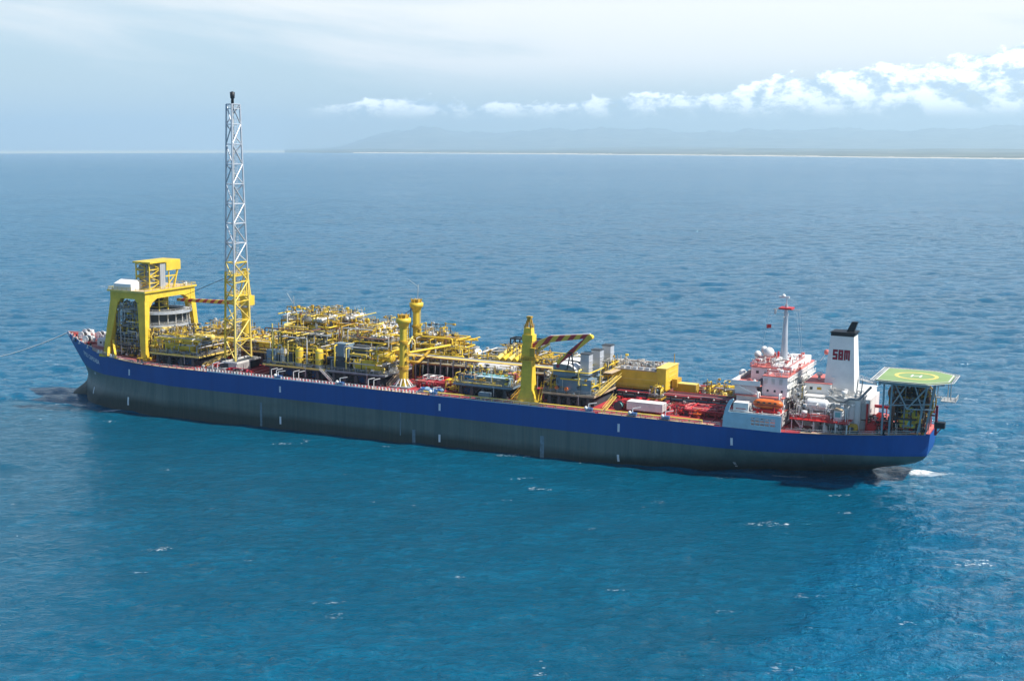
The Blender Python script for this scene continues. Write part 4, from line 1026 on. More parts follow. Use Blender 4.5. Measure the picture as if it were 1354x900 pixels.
# ------------------------------------------------------------------ main knuckle-boom crane on the near side
def crane_near():
    th = thing('knuckle_boom_crane', 'large yellow crane at the hull edge with folded red and yellow banded boom', 'crane', (126.8, -22.5, 0))
    s, t = 126.6, -22.0
    mb = MB().taper((s - 4.3, s + 3.9, t - 3.0, t + 3.0, 0), (s - 4.0, s + 3.7, t - 2.8, t + 2.8, 1.0)); mb.taper((s - 3.4, s + 3.1, t - 2.5, t + 2.5, 1.0), (s - 2.1, s + 2.0, t - 1.9, t + 1.9, 4.5)); mb.taper((s - 2.1, s + 2.0, t - 1.9, t + 1.9, 4.5), (s - 1.6, s + 1.6, t - 1.6, t + 1.6, 14.5))
    ped = mb.build('pedestal', 'yellow', th)
    ladder(th, (s - 4.6, t - 1.5, 0.2), (s - 4.2, t + 2.4, 6), .9, 'yellow')
    MB().rail([(s - 4, t - 2.9, 1), (s + 3.7, t - 2.9, 1)], 1.1, 1.6, .1).build('handrail', 'yellow_pale', th)
    MB().cyl((s, t, 14.5), (s, t, 15.5), 2.6, n=22).build('slew_ring', 'ochre', th)
    MB().cyl((s, t, 14.2), (s, t, 14.45), 3.3, n=22).build('service_gallery', 'yellow', th)
    MB().rail([(s + 3.2 * cos(a), t + 3.2 * sin(a), 14.45) for a in [i * pi / 6 for i in range(12)]], 1.1, 2, .1, True).build('handrail', 'yellow', th)
    mb = MB().taper((s - 2.0, s + 2.0, t - 1.6, t + 1.6, 15.5), (s - 1.2, s + 1.3, t - 1.2, t + 1.2, 25.0)); mb.box(s - 1.9, s + 1.7, t - 1.7, t + 1.7, 20.6, 22.8); mb.build('crane_house', 'yellow', th)
    cab = MB().box(s - 3.4, s - 1.6, t - 2.9, t - 1.5, 16.0, 18.8).build('cab', 'ochre', th); MB().box(s - 3.46, s - 3.4, t - 2.7, t - 1.7, 16.9, 18.5).build('window', 'glass', th, cab)
    mb = MB().bar((s - 1, t - .9, 25), (s - .3, t - .4, 28.6), .4); mb.bar((s - 1, t + .9, 25), (s - .3, t + .4, 28.6), .4); mb.bar((s + 1.1, t - .9, 25), (s + .1, t - .4, 28.6), .4); mb.bar((s + 1.1, t + .9, 25), (s + .1, t + .4, 28.6), .4); mb.box(s - .9, s + .7, t - .8, t + .8, 28.2, 28.8)
    mb.rail([(s - 1.3, t - 1.3, 25), (s + 1.3, t - 1.3, 25), (s + 1.3, t + 1.3, 25), (s - 1.3, t + 1.3, 25)], 1.1, 2, .1, True)
    mb.build('mast_head', 'ochre', th)
    # boom: main section rises aft from the house, kinks, folding jib returns
    pts = [(s + 1.0, 17.0), (s - 8.6, 22.0), (s - 21.6, 23.7)]
    def beam(p, q, w0, w1, tt, h0, h1, mat, name):
        p, q = Vector((p[0], tt, p[1])), Vector((q[0], tt + .0, q[1])); d = (q - p).normalized(); up = Vector((0, 1, 0)).cross(d); up = up if up.z > 0 else -up; sd = Vector((0, 1, 0))
        vs = [p - sd * w0 - up * h0, p + sd * w0 - up * h0, p + sd * w0 + up * h0, p - sd * w0 + up * h0, q - sd * w1 - up * h1, q + sd * w1 - up * h1, q + sd * w1 + up * h1, q - sd * w1 + up * h1]
        return MB().add(vs, [(0, 3, 2, 1), (4, 5, 6, 7), (0, 1, 5, 4), (1, 2, 6, 5), (2, 3, 7, 6), (3, 0, 4, 7)]).build(name, mat, th)
    boomt = t - .2
    beam((s + .6, 18.0), (s - 8.2, 22.0), .8, .8, boomt, .8, 1.0, 'hazard', 'boom'); beam((s - 7.9, 21.9), (s - 21.8, 23.9), .78, .5, boomt, .98, .6, 'hazard', 'boom')
    beam((s - 21.6, 23.6), (s - 10.4, 14.2), .5, .45, boomt, .8, .7, 'hazard', 'folding_jib')
    beam((s + .4, 19.0), (s - 8.2, 23.1), .35, .35, boomt, .12, .12, 'white', 'boom_top_rail'); beam((s - 8.2, 23.05), (s - 21.6, 24.6), .35, .35, boomt, .12, .12, 'white', 'boom_top_rail')
    MB().cyl((s - .6, boomt - .3, 15.8), (s - 7.6, boomt - .3, 20.4), .42, n=10).build('luffing_cylinder', 'yellow_pale', th)
    MB().cyl((s - 21.8, boomt - .9, 23.5), (s - 21.8, boomt + .9, 23.5), .8, n=14).build('knuckle_pin', 'yellow', th)
    mb = MB().bar((s - 10.5, boomt, 14.4), (s - 10.5, boomt, 13.6), .5); mb.sphere((s - 10.5, boomt, 13.2), .6, 10); mb.build('hook_block', 'maroon', th)
    # boom rest
    r = thing('boom_rest', 'dark A-shaped trestle propping the folded crane jib above the grey intake house', 'trestle', (109.5, -17, 15))
    MB().bar((s - 16.0, -22.1, 12.4), (s - 15.2, -22.1, 18.0), .35).build('leg', 'black', r); MB().bar((s - 13.8, -22.1, 12.4), (s - 14.8, -22.1, 18.0), .35).build('leg', 'black', r)
    MB().bar((s - 15.8, -22.1, 14.4), (s - 14.1, -22.1, 14.4), .25).build('cross_bar', 'black', r); MB().box(s - 15.8, s - 14.2, -23, -21.2, 17.8, 18.2).build('cradle', 'black', r)
    MB().box(s - 16.6, s - 13.2, -23.2, -20.8, 12.1, 12.4).build('foot_plate', 'dark', r)
crane_near()
# ------------------------------------------------------------------ loading posts
def post(s, t, h, label, gussets=True, platform=False):
    th = thing('hose_handling_post', label, 'post', (s, t, 0), 'tall yellow posts amidships')
    MB().lathe((s, t, 0.3), (s, t, h - 2.4), [(0, 1.45), (.85, 1.35), (1, 1.35)], 20).build('column', 'yellow', th)
    MB().lathe((s, t, h - 4.6), (s, t, h - .8), [(0, 1.36), (.55, 2.2), (.6, 2.6), (1, 2.6), (1, .01)], 20).build('head', 'yellow', th)
    mb = MB()
    for k in range(8): a = k * pi / 4; mb.bar((s + 1.7 * cos(a), t + 1.7 * sin(a), h - .8), (s + 2.1 * cos(a), t + 2.1 * sin(a), h + .6), .3)
    mb.box(s - 1.2, s + 1.2, t - 1.2, t + 1.2, h - .8, h + .4); mb.build('sheave_frame', 'ochre', th)
    for z in (8.6, 11.5, 14.2): MB().box(s - 1.9, s - 1.2, t - .9, t + .9, z, z + .7).build('bracket', 'ochre', th)
    for za, zb, rr in ((6.2, 7.4, 1.9), (15.4, 16.2, 1.75)): MB().cyl((s, t, za), (s, t, zb), rr, n=18).build('collar', 'ochre', th)
    mb = MB(); mb.bar((s - 1.6, t - .4, .5), (s - 1.6, t - .4, h - 2), .12); mb.bar((s - 1.6, t + .4, .5), (s - 1.6, t + .4, h - 2), .12)
    for k in range(int(h / .8) - 3): mb.bar((s - 1.6, t - .4, 1 + k * .8), (s - 1.6, t + .4, 1 + k * .8), .09)
    mb.build('ladder', 'yellow_pale', th)
    if gussets:
        MB().box(s - 4, s + 4, t - 3.4, t + 3.4, 0.02, .5).build('plinth', 'grey', th)
        for k in range(10):
            a = k * pi / 5 + .2; mb = MB().bar((s + 3.4 * cos(a), t + 3.0 * sin(a), .5), (s + 1.4 * cos(a), t + 1.4 * sin(a), 3.0), .35, .2); mb.build('gusset', 'white', th)
    else:
        MB().box(s - 2.5, s + 2.5, t - 2.5, t + 2.5, 0.02, .5).build('plinth', 'grey', th)
        mb = MB().bar((s - 2.2, t, h - 1), (s + 4.6, t - 4, h - 6), .25); mb.bar((s + 1.6, t - 1.4, 5), (s + 1.6, t - 1.4, h - 2), .3); mb.build('hose_hanger', 'blue', th)
        mb = MB().bar((s - .5, t, h), (s - .8, t, h + 6), .14); mb.bar((s - .8, t, h + 5.2), (s + 3.6, t, h + 7.8), .12); mb.build('aerial', 'insul', th)
post(176.4, -17.5, 25.0, 'tall yellow post whose foot is ringed by white gussets on a grey plinth')
post(191.4, 18.5, 25.6, 'tall yellow post with a thin aerial and dark hanger, beyond the module pipes', False)

# ------------------------------------------------------------------ process modules
def module(name, label, cat, s0, s1, t0, t1, zd, seed, levels=(), npipe=24, neq=6, zpipe=None, nst=4, edge='ochre', eqcols=None, group='process modules on the deck'):
    th = thing(name, label, cat, ((s0 + s1) / 2, (t0 + t1) / 2, 0), group)
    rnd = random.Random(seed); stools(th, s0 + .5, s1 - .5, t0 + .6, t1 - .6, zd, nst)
    level(th, s0, s1, t0, t1, zd, edge=edge)
    lamp_posts(th, [(s0 + (s1 - s0) * .3, t0 - .1, zd - 3.4)], 3.0)
    top = zd
    for (a, b, c, d, z) in levels:
        columns(th, a, b, c, d, top if z - top < 6 else zd, z, 'ochre' if rnd.random() < .4 else 'grey', max(2, int((b - a) / 7) + 1), 2, .4, rnd.random() < .6)
        level(th, a, b, c, d, z, edge=rnd.choice(['ochre', 'yellow_pale', 'yellow', 'grey']), rail=rnd.choice(['steel', 'yellow', 'insul']))
    zp = zpipe or (zd + .6, zd + 5)
    rand_pipes(th, rnd, s0 + .5, s1 - .5, t0 + .5, t1 - .5, zp[0], zp[1], npipe)
    rand_equipment(th, rnd, s0 + 2, s1 - 2, t0 + 1.6, t1 - 2, zd, neq, *( (eqcols,) if eqcols else ()))
    return th, rnd

# M1: manifold module behind the turret
th, rnd = module('manifold_module', 'low piping module just aft of the turret with one yellow horizontal tank', 'process module', 261.5, 284.5, -21.5, -3, 4.2, 11, ((263, 284, -14, -4, 8.6),), 34, 6, (4.8, 10.5), 4, 'yellow_pale')
hvessel(th, (266.2, -17.5, 6.8), (280.0, -17.5, 6.8), 1.9, 'yellow', 4.2)
hvessel(th, (262.5, -11, 9.9), (272.0, -11, 9.9), 1.2, 'yellow_pale', 8.6)
for k in range(5): MB().tube([(262 + k * .2, -20.8 + k * 1.1, 9.6 + .2 * k), (283, -20.8 + k * 1.1, 9.6 + .2 * k), (283, -20.8 + k * 1.1, 5)], .25).build('pipe', ['yellow', 'yellow', 'insul', 'yellow_pale', 'yellow'][k], th)
ladder(th, (260.6, -20.5, .2), (255.5, -12, 4.4), 1.2)
th, rnd = module('piping_module', 'low yellow piping deck on the far side between turret and flare tower', 'process module', 262, 284, 3.5, 22, 5.0, 12, ((264, 282, 6, 18, 8.6),), 34, 7, (5.4, 10.5), 4, 'yellow')
hvessel(th, (266, 6, 7.2), (276, 6, 7.2), 1.5, 'ochre', 5.0)
# around the flare tower, far side
th, rnd = module('metering_module', 'low pipe-covered module directly behind the foot of the flare tower', 'process module', 238, 260, -3.5, 20, 5.0, 13, (), 40, 8, (5.6, 9.0), 4, 'yellow_pale')
hvessel(th, (241, -1.0, 7.0), (249, -1.0, 7.0), 1.3, 'yellow', 5.0); vvessel(th, 251.5, 0.5, 5.0, 9.8, 1.0, 'yellow')
# M2: separation module, near side
th, rnd = module('separation_module', 'tall crowded module with two upright yellow vessels along its outer edge', 'process module', 206.5, 232.5, -21.5, -3, 4.2, 21,
                 ((208, 231, -17.5, -4, 10.6), (210, 231, -14, -3, 15.4), (212, 231, -12, -3, 19.2)), 60, 12, (5.0, 19), 5, 'yellow_pale')
vvessel(th, 225.2, -19.3, 4.2, 10.4, 1.25, 'insul'); vvessel(th, 218.2, -19.6, 4.2, 11.2, 1.45, 'yellow'); vvessel(th, 209.6, -19.8, 4.2, 11.2, 1.45, 'yellow')
MB().box(227.6, 231.6, -20.9, -16.5, 4.2, 9.2).build('switch_room', 'slate', th); MB().box(220.6, 223.2, -20.2, -18.0, 4.2, 8.6).build('switch_room', 'dark', th)
hvessel(th, (211, -12, 12.6), (219, -12, 12.6), 1.1, 'white2', 10.6); hvessel(th, (222, -10.5, 17.1), (229, -10.5, 17.1), 1.0, 'insul', 15.4)
for k in range(4): MB().tube([(213 + k * 1.1, -13.5, 20.3), (213 + k * 1.1, -3, 20.9)], .55, 9).build('exchanger_shell', ['white2', 'insul', 'white2', 'yellow_pale'][k], th)
rand_equipment(th, rnd, 212, 230, -11, -4, 19.2, 14, ('white2', 'insul', 'steel', 'yellow_pale', 'brown')); rand_equipment(th, rnd, 210, 230, -16, -5, 10.6, 8); rand_equipment(th, rnd, 211, 230, -13, -4, 15.4, 8)
rand_pipes(th, rnd, 208, 231, -16, -3, 11, 22, 30)
mb = MB().bar((231, -4, 19.2), (231, -4, 27), .14); mb.bar((231, -4, 24), (234, -4, 28), .12); mb.build('crane_jib', 'insul', th)
ladder(th, (207.5, -22.4, 4.2), (202.5, -22.4, .1), 1.1, 'white2')
# M3: compression module, near side
th, rnd = module('compression_module', 'module with dark machine boxes and a fat yellow lying tank beside the gusseted post', 'process module', 181.5, 205.5, -21.5, -3, 4.2, 31,
                 ((190, 205, -16, -4, 10.6), (184, 204, -13, -3, 14.2)), 50, 8, (5.0, 14), 5, 'grey')
MB().box(196.6, 204.6, -20.6, -15, 4.2, 9.0).build('compressor_enclosure', 'dark', th); MB().box(197.5, 203.4, -19.5, -15.5, 9.0, 13.6).build('air_intake', 'slate', th); MB().box(191.0, 196.2, -18.5, -14.5, 9.4, 13.2).build('air_intake', 'dark', th)
hvessel(th, (184.6, -18.6, 6.7), (196.0, -18.6, 6.7), 1.9, 'yellow', 4.2, 24); hvessel(th, (182.3, -13.4, 9.0), (189.6, -13.4, 9.0), 2.0, 'yellow', 4.2, 24); hvessel(th, (182.2, -8.2, 11.2), (191.6, -8.2, 11.2), 2.1, 'yellow_pale', 4.2, 24)
for k in range(5): MB().tube([(187 + k * 1.25, -12.5, 15.8), (187 + k * 1.25, -3.4, 16.4)], .6, 9).build('exchanger_shell', ['white2', 'insul', 'yellow_pale', 'insul', 'white2'][k], th)
rand_equipment(th, rnd, 186, 203, -12, -4, 14.2, 12, ('white2', 'insul', 'steel', 'yellow_pale')); rand_pipes(th, rnd, 184, 204, -14, -3, 12, 19, 26)
MB().tube([(192, -9, 16.5), (181.8, -9, 16.5), (181.8, -9, 9)], .45, 9, 2.0).build('pipe', 'yellow', th); MB().tube([(186, -6, 15), (178.4, -6, 15), (178.4, -6, 11)], .28, 8, 1).build('pipe', 'yellow_pale', th)
ladder(th, (180.8, -20.5, 0.2), (179.2, -11, 6.0), 1.4, 'tan')
# far row amidships
th, rnd = module('gas_module', 'tallest far-side module behind the separation vessels, its top crowded with pale pipes', 'process module', 207, 234, 3, 22, 5.0, 41, ((208, 233, 4, 20, 9.6), (208, 233, 4, 20, 13.6), (213, 233, 5, 19, 17.0)), 64, 10, (5.6, 17.5), 5, 'ochre')
rand_equipment(th, rnd, 214, 231, 6, 18, 17.0, 16, ('white2', 'insul', 'steel', 'yellow_pale', 'brown')); rand_equipment(th, rnd, 209, 232, 5, 18, 13.6, 10); rand_pipes(th, rnd, 209, 232, 4, 19, 14, 20, 30, PCOL, .12, .3)
for k in range(5): MB().tube([(214 + k * 3.6, 5, 18.6), (214 + k * 3.6, 17, 18.9)], .65, 9).build('exchanger_shell', rnd.choice(['white2', 'insul', 'yellow_pale']), th)
th, rnd = module('dehydration_module', 'far-side module topped with rows of pale cooler tubes, behind the fat yellow tank', 'process module', 194.5, 205.5, 3, 22, 5.0, 42, ((195, 205, 4, 20, 10.0), (195, 205, 5, 19, 14.6)), 40, 8, (5.6, 15), 3, 'grey')
rand_equipment(th, rnd, 196, 204, 6, 18, 14.6, 9, ('white2', 'insul', 'steel', 'yellow_pale'))
for k in range(4): MB().tube([(196 + k * 2.4, 5, 16.2), (196 + k * 2.4, 18, 16.5)], .75, 9).build('exchanger_shell', ['insul', 'white2', 'insul', 'yellow_pale'][k], th)
th, rnd = module('injection_module', 'far-side module aft of the farther yellow post, stacked with white and yellow tanks', 'process module', 164, 187, 4, 22, 5.0, 43, ((174, 187, 8, 21, 9.5), (175, 187, 9, 21, 13.0)), 60, 8, (5.6, 14), 4, 'ochre')
vvessel(th, 171.5, 12.5, 5, 10.8, .9, 'ochre'); hvessel(th, (165.5, 15, 7.8), (165.5, 20, 7.8), 1.5, 'white', 5.0, name='white_tank'); hvessel(th, (169.0, 14, 7.8), (169.0, 20, 7.8), 1.3, 'yellow_pale', 5.0)
rand_equipment(th, rnd, 176, 186, 10, 20, 13.0, 12, ('white2', 'insul', 'steel', 'yellow_pale')); rand_equipment(th, rnd, 166, 174, 8, 20, 5.0, 7, ('yellow', 'ochre', 'white2'))
for k in range(6): MB().tube([(164.8 + k * 2.3, 4.5, 6.6), (164.8 + k * 2.3, 13, 6.8)], .5, 8).build('exchanger_shell', ['insul', 'dark', 'yellow_pale', 'insul', 'dark', 'insul'][k], th)
MB().tube([(187, 4.2, 8.3), (164, 4.2, 8.3)], .5, 8).build('pipe', 'yellow', th); MB().tube([(176, -16, 13.8), (186, 6, 13.8)], .35, 8).build('pipe', 'yellow_pale', th); MB().tube([(175, -16, 12.0), (170, 6, 12.0)], .4, 8).build('pipe', 'yellow', th)
MB().tube([(175, -15, 8.6), (172, -15, 8.6), (178, 4, 9.4)], .5, 8, 2).build('pipe', 'ochre', th)
# pipe rack along the centreline
def rack(s0, s1, label, seed):
    th = thing('pipe_rack', label, 'pipe rack', ((s0 + s1) / 2, 0, 0), 'centreline pipe racks'); rnd = random.Random(seed); mb = MB()
    n = int((s1 - s0) / 5)
    for i in range(n + 1):
        s = s0 + (s1 - s0) * i / n
        for t in (-2.4, 2.8): mb.bar((s, t, 0), (s, t, 8), .4)
        for z in (5.2, 7.6): mb.bar((s, -2.6, z), (s, 3.0, z), .35)
    mb.build('frame', 'ochre' if seed % 2 else 'grey', th)
    for z in (5.4, 7.8):
        for k in range(8):
            t = -2.1 + k * .65; r = rnd.uniform(.15, .3)
            MB().tube([(s0, t, z + r + .1), (s1, t, z + r + .1)], r, 7).build('pipe', rnd.choice(['yellow', 'yellow', 'insul', 'steel', 'yellow_pale', 'white2', 'brown']), th)
rack(181, 286, 'long rack of parallel pipes down the middle of the ship between the forward modules', 1)
rack(104, 180, 'rack of parallel pipes down the middle of the ship behind the container platform', 2)
def lowrack():
    th = thing('deck_pipe_rack', 'dark low rack of pipes on supports in front of the yellow container', 'pipe rack', (80, 0, 0)); rnd = random.Random(8)
    mb = MB()
    for i in range(10):
        s = 62 + i * 4.2
        for t in (-5, -1, 3): mb.bar((s, t, 0), (s, t, 3.2), .35)
        mb.bar((s, -5.2, 3.2), (s, 3.2, 3.2), .35); mb.bar((s, -5.2, 1.8), (s, 3.2, 1.8), .3)
    mb.build('frame', 'dark', th)
    for k in range(16):
        t = -5 + (k % 8) * 1.05; z = 3.5 if k < 8 else 2.1
        MB().tube([(60.5, t, z), (102, t, z)], rnd.uniform(.16, .34), 7).build('pipe', rnd.choice(['dark', 'maroon', 'brown', 'dark', 'grey', 'redpaint', 'maroon']), th)
    for k in range(9): MB().sphere((64 + k * 4.3, -5.6, 3.6), .3, 8).build('valve', 'white2', th)
lowrack()
# red manifold and loose gear amidships, near side
def red_manifold(s0, s1, t0, t1, label, seed, n=16, cols=('redpaint', 'maroon', 'red', 'pink'), h=2.2):
    th = thing('deck_manifold', label, 'manifold', ((s0 + s1) / 2, (t0 + t1) / 2, 0), 'red deck manifolds'); rnd = random.Random(seed); small_pipework(th, rnd, s0, s1, t0, t1, .1, h, int((s1 - s0) * (t1 - t0) * .8), ('redpaint', 'maroon', 'dark', 'insul', 'brown'))
    for k in range(6): s = s0 + (s1 - s0) * k / 5; mb = MB().bar((s, t0, 0), (s, t0, h * .6), .3); mb.bar((s, t1, 0), (s, t1, h * .6), .3); mb.bar((s, t0, h * .6), (s, t1, h * .6), .25); mb.build('frame', 'red', th)
    rand_pipes(th, rnd, s0, s1, t0, t1, .6, h, n, list(cols), .15, .4)
    for k in range(6): s = rnd.uniform(s0, s1); t = rnd.uniform(t0, t1); mb = MB().cyl((s, t, 0), (s, t, 1.6), .2); mb.cyl((s, t, 1.6), (s, t, 1.75), .55, n=10); mb.build('valve', rnd.choice(['redpaint', 'white2', 'brown', 'black']), th)
red_manifold(157, 174, -16, -5, 'red pipe manifold on the open deck between nearer yellow post and blue container', 3, 24)
red_manifold(81, 100, -17, -7, 'red pipes on the deck just forward of and behind the long white container', 5, 22)
red_manifold(61, 78, -17, -6, 'red pipe manifold on the deck between white container and accommodation block', 6, 26)
red_manifold(60, 84, 12, 20, 'dark red pipe run along the far deck edge behind the yellow container', 7, 16, ('maroon', 'redpaint', 'brown', 'yellow_pale'), 3.0)
red_manifold(236, 258, -24.5, -22.8, 'low red pipe bank at the near edge beside the flare tower plinth', 9, 8, ('redpaint', 'maroon', 'grey'), 1.4)
g = thing('valve_skid', 'yellow framed valve skid on red deck just forward of the container platform', 'skid', (158, -14, 0)); rnd = random.Random(14)
mb = MB()
for s in (155.5, 160.5):
    for t in (-16, -12.5): mb.bar((s, t, 0), (s, t, 3.6), .3)
for z in (1.2, 3.6):
    mb.bar((155.5, -16, z), (160.5, -16, z), .3); mb.bar((155.5, -12.5, z), (160.5, -12.5, z), .3); mb.bar((155.5, -16, z), (155.5, -12.5, z), .3); mb.bar((160.5, -16, z), (160.5, -12.5, z), .3)
mb.build('frame', 'yellow', g); rand_pipes(g, rnd, 155.5, 160.5, -16, -12.5, .5, 3.4, 10, ['yellow', 'ochre', 'brown'], .15, .3)
g = thing('hose_bundle', 'blue and pale hoses lying in a tray at the rail', 'hose', (162, -23.5, 0)); rnd = random.Random(15)
for k in range(6):
    pts = [(158 + 9 * i / 14, -23.6 + k * .45 + .5 * sin(i * .9 + k), .9 + .5 * sin(i * .7 + k * 1.3)) for i in range(15)]
    MB().tube(pts, .28, 7, .2).build('hose', ['blue', 'ltblue', 'blue', 'silver', 'blue', 'ltblue'][k], g)
MB().box(157.5, 167.5, -24.2, -20.8, 0, .35).build('tray', 'grey', g)
for (s, lb) in ((170.5, 'white framed gear stack nearer the yellow post'), (167.0, 'white framed gear stack on red deck farther aft from the yellow post')):
    g = thing('equipment_skid', lb, 'skid', (s, -10, 0)); rnd = random.Random(int(s))
    mb = MB()
    for a in (s - 1.4, s + 1.4):
        for t in (-11.6, -8.4): mb.bar((a, t, 0), (a, t, 3.4), .2)
        mb.bar((a, -11.6, 3.4), (a, -8.4, 3.4), .2)
    mb.bar((s - 1.4, -11.6, 3.4), (s + 1.4, -11.6, 3.4), .2); mb.bar((s - 1.4, -8.4, 3.4), (s + 1.4, -8.4, 3.4), .2); mb.build('frame', 'white', g)
    MB().box(s - 1.2, s + 1.2, -11.3, -8.7, .2, 2.4).build('machinery', 'grey', g)
# ------------------------------------------------------------------ container platform
th, rnd = module('container_platform', 'raised platform carrying blue, teal and grey containers forward of the big crane', 'platform', 133.0, 154.5, -21.5, -6, 4.2, 51, (), 8, 3, (4.5, 5.5), 5, 'slate')
MB().box(140, 144, -24, -21.9, 0.02, 2.2).build('control_cabinet', 'slate', th); ladder(th, (132.6, -21.5, 0.2), (129.5, -12, 6.4), 1.6, 'ochre')
mb = MB(); mb.rail([(131.5, -20.5, 5.2), (132.4, -8, 7.6)], 1.2, 1.5, .14); mb.build('handrail', 'yellow', th)
def container(s0, s1, t0, t1, z0_, z1_, mat, roof, label, group='freight containers on the ship', doorside=-1, legs=0.0):
    th = thing('freight_container', label, 'container', ((s0 + s1) / 2, (t0 + t1) / 2, z0_ - legs), group)
    MB().box(s0 + .1, s1 - .1, t0 + .06, t1 - .06, z0_ + .1, z1_ - .08).build('walls', mat, th)
    MB().box(s0 + .02, s1 - .02, t0, t1, z1_ - .08, z1_).build('roof', roof, th)
    mb = MB()
    for s in (s0, s1 - .22):
        for t in (t0, t1 - .2): mb.box(s, s + .22, t, t + .2, z0_, z1_ - .09)
    mb.box(s0 + .22, s1 - .22, t0, t0 + .05, z0_, z0_ + .25); mb.box(s0 + .22, s1 - .22, t0, t0 + .05, z1_ - .3, z1_ - .1); mb.build('corner_post', roof if roof != 'white' else 'white2', th)
    mb = MB()
    for k in range(4): t = t0 + (t1 - t0) * (k + .8) / 4.7; mb.bar((s0 + .05, t, z0_ + .2), (s0 + .05, t, z1_ - .2), .1)
    mb.bar((s0 + .06, (t0 + t1) / 2, z0_ + .15), (s0 + .06, (t0 + t1) / 2, z1_ - .15), .14); mb.build('door', roof if roof != 'white' else 'white2', th)
    if legs > 0:
        mb = MB()
        for s in (s0 + .3, s1 - .6):
            for t in (t0 + .2, t1 - .4): mb.box(s, s + .3, t, t + .3, z0_ - legs, z0_)
        mb.build('support', 'redpaint', th)
container(80.6, 92.6, -20.6, -16.4, 0.9, 3.6, 'cont_white', 'white', 'long white container standing by itself on the red deck', legs=.9)
container(134.8, 147.0, -19.6, -17.1, 4.2, 6.8, 'cont_grey', 'ltblue', 'long grey-green container at the near edge of the raised platform')
container(148.2, 154.2, -18.6, -16.1, 4.2, 6.8, 'cont_blue', 'tan', 'bright blue container at the forward end of the raised platform')
container(146.6, 152.6, -15.6, -13.1, 4.2, 6.8, 'cont_blue', 'teal', 'teal-roofed blue container behind the bright blue one on the platform')
container(136.2, 145.8, -16.4, -13.9, 4.2, 6.8, 'teal', 'teal', 'teal container behind the long grey-green one on the raised platform')
container(135.0, 138.4, -13.2, -10.7, 4.2, 7.4, 'pink', 'pink', 'short faded pink container on the aft end of the raised platform')
container(77.2, 85.0, 3.8, 7.2, 2.6, 6.2, 'cont_yellow', 'yellow_pale', 'yellow container on the far side of the pipes aft of the yellow building', legs=2.6)
g = thing('tarpaulin_shelter', 'long grey shelter with a pale curved roof behind the container platform', 'shelter', (146, -3, 0))
prof = [(-6.6 + 4.8 * (1 - cos(pi * i / 10)) / 2, 6.6 + 1.7 * sin(pi * i / 10)) for i in range(11)]
MB().prism_tz([(-6.4, 4.4), (-2, 4.4)] + prof[::-1], 139.5, 153.2).build('side_panels', 'tarp', g)
MB().prism_tz([(t, z + .06) for t, z in prof] + [(t, z + .22) for t, z in prof[::-1]], 139.2, 153.5).build('roof', 'white2', g)
mb = MB()
for s in (140, 144, 148.5, 153): mb.bar((s, -6.2, 0), (s, -6.2, 4.4), .35); mb.bar((s, -2.2, 0), (s, -2.2, 4.4), .35)
mb.build('leg', 'grey', g); MB().box(139.5, 146, -6.8, -6.45, 4.4, 5.2).build('lower_panel', 'white2', g)
# ------------------------------------------------------------------ far side amidships: yellow cooler pipes, black lattice
th, rnd = module('cooler_module', 'low far-side module forward of the big crane, carrying slanting yellow ducts and black framing', 'process module', 128, 162, 6, 22, 5.2, 61, ((136, 152, 8, 20, 8.8),), 56, 8, (5.6, 10), 5, 'yellow_pale')
for k in range(4): MB().tube([(150.8 - k * 2.3, 4.5, 8.7), (150.2 - k * 2.3, 19, 11.8)], .85, 10).build('cooler_duct', 'yellow' if k % 2 else 'yellow_pale', th)
mb = MB()
for z in (10.2, 12.6, 14.6):
    mb.bar((140, 16, z), (151, 16, z), .45); mb.bar((140, 20, z), (151, 20, z), .45)
for s in (140, 143.6, 147.3, 151):
    for t in (16, 20): mb.bar((s, t, 9), (s, t, 14.6), .4)
    mb.bar((s, 16, 14.6), (s, 20, 14.6), .4); mb.bar((s, 16, 10), (s, 20, 14.6), .3)
mb.box(141, 144.5, 16.3, 19.7, 11, 14); mb.build('black_frame', 'black', th)
# ------------------------------------------------------------------ power module with three exhaust stacks
th, rnd = module('power_module', 'blue-grey power generation module under the crane boom with intakes and ducting', 'power module', 103.5, 121.5, -21.5, 12, 4.2, 71, ((104, 121, -8, 11, 9.0),), 44, 6, (4.8, 12), 5, 'tan', ('grey', 'dark', 'steel', 'slate'))
for k, t in enumerate((-19.8, -11.0, -2.2)):
    o = MB().box(105.4, 117.6, t, t + 5.6, 4.2, 9.0).build('generator_enclosure', 'slate', th)
    MB().box(105.34, 105.4, t + 1, t + 2.2, 4.4, 6.8).build('door', 'grey', th, o)
    pf = [(118.6, 9.9), (118.6, 13.2), (115.6, 13.5), (112.8, 13.2), (111.3, 12.2), (110.6, 10.6), (110.6, 9.9)]
    MB().prism_sz(pf, t - .4, t + 5.4).build('intake_filter_house', 'slate', th)
    tp = [(118.8, 13.22), (115.6, 13.53), (112.75, 13.23), (111.2, 12.2), (110.5, 10.6)]
    MB().prism_sz(tp + [(s - (.25 if i > 1 else 0), z + .22) for i, (s, z) in reversed(list(enumerate(tp)))], t - .6, t + 5.6).build('intake_hood', 'white', th)
    MB().taper((112.6, 117.0, t + .5, t + 4.8, 9.0), (112.0, 117.8, t + .2, t + 5.2, 9.9)).build('intake_duct', 'slate', th)
    MB().taper((106.6, 110.2, t + 1, t + 4.6, 9.0), (106.8, 110.0, t + 1.1, t + 4.4, 10.4)).build('exhaust_transition', 'slate', th)
mb = MB()
for p in ((113.5, -21.0, 5.6), (116.8, -21.0, 5.8)): mb.sphere(p, .7, 12)
mb.build('orange_sphere', 'orange', th)
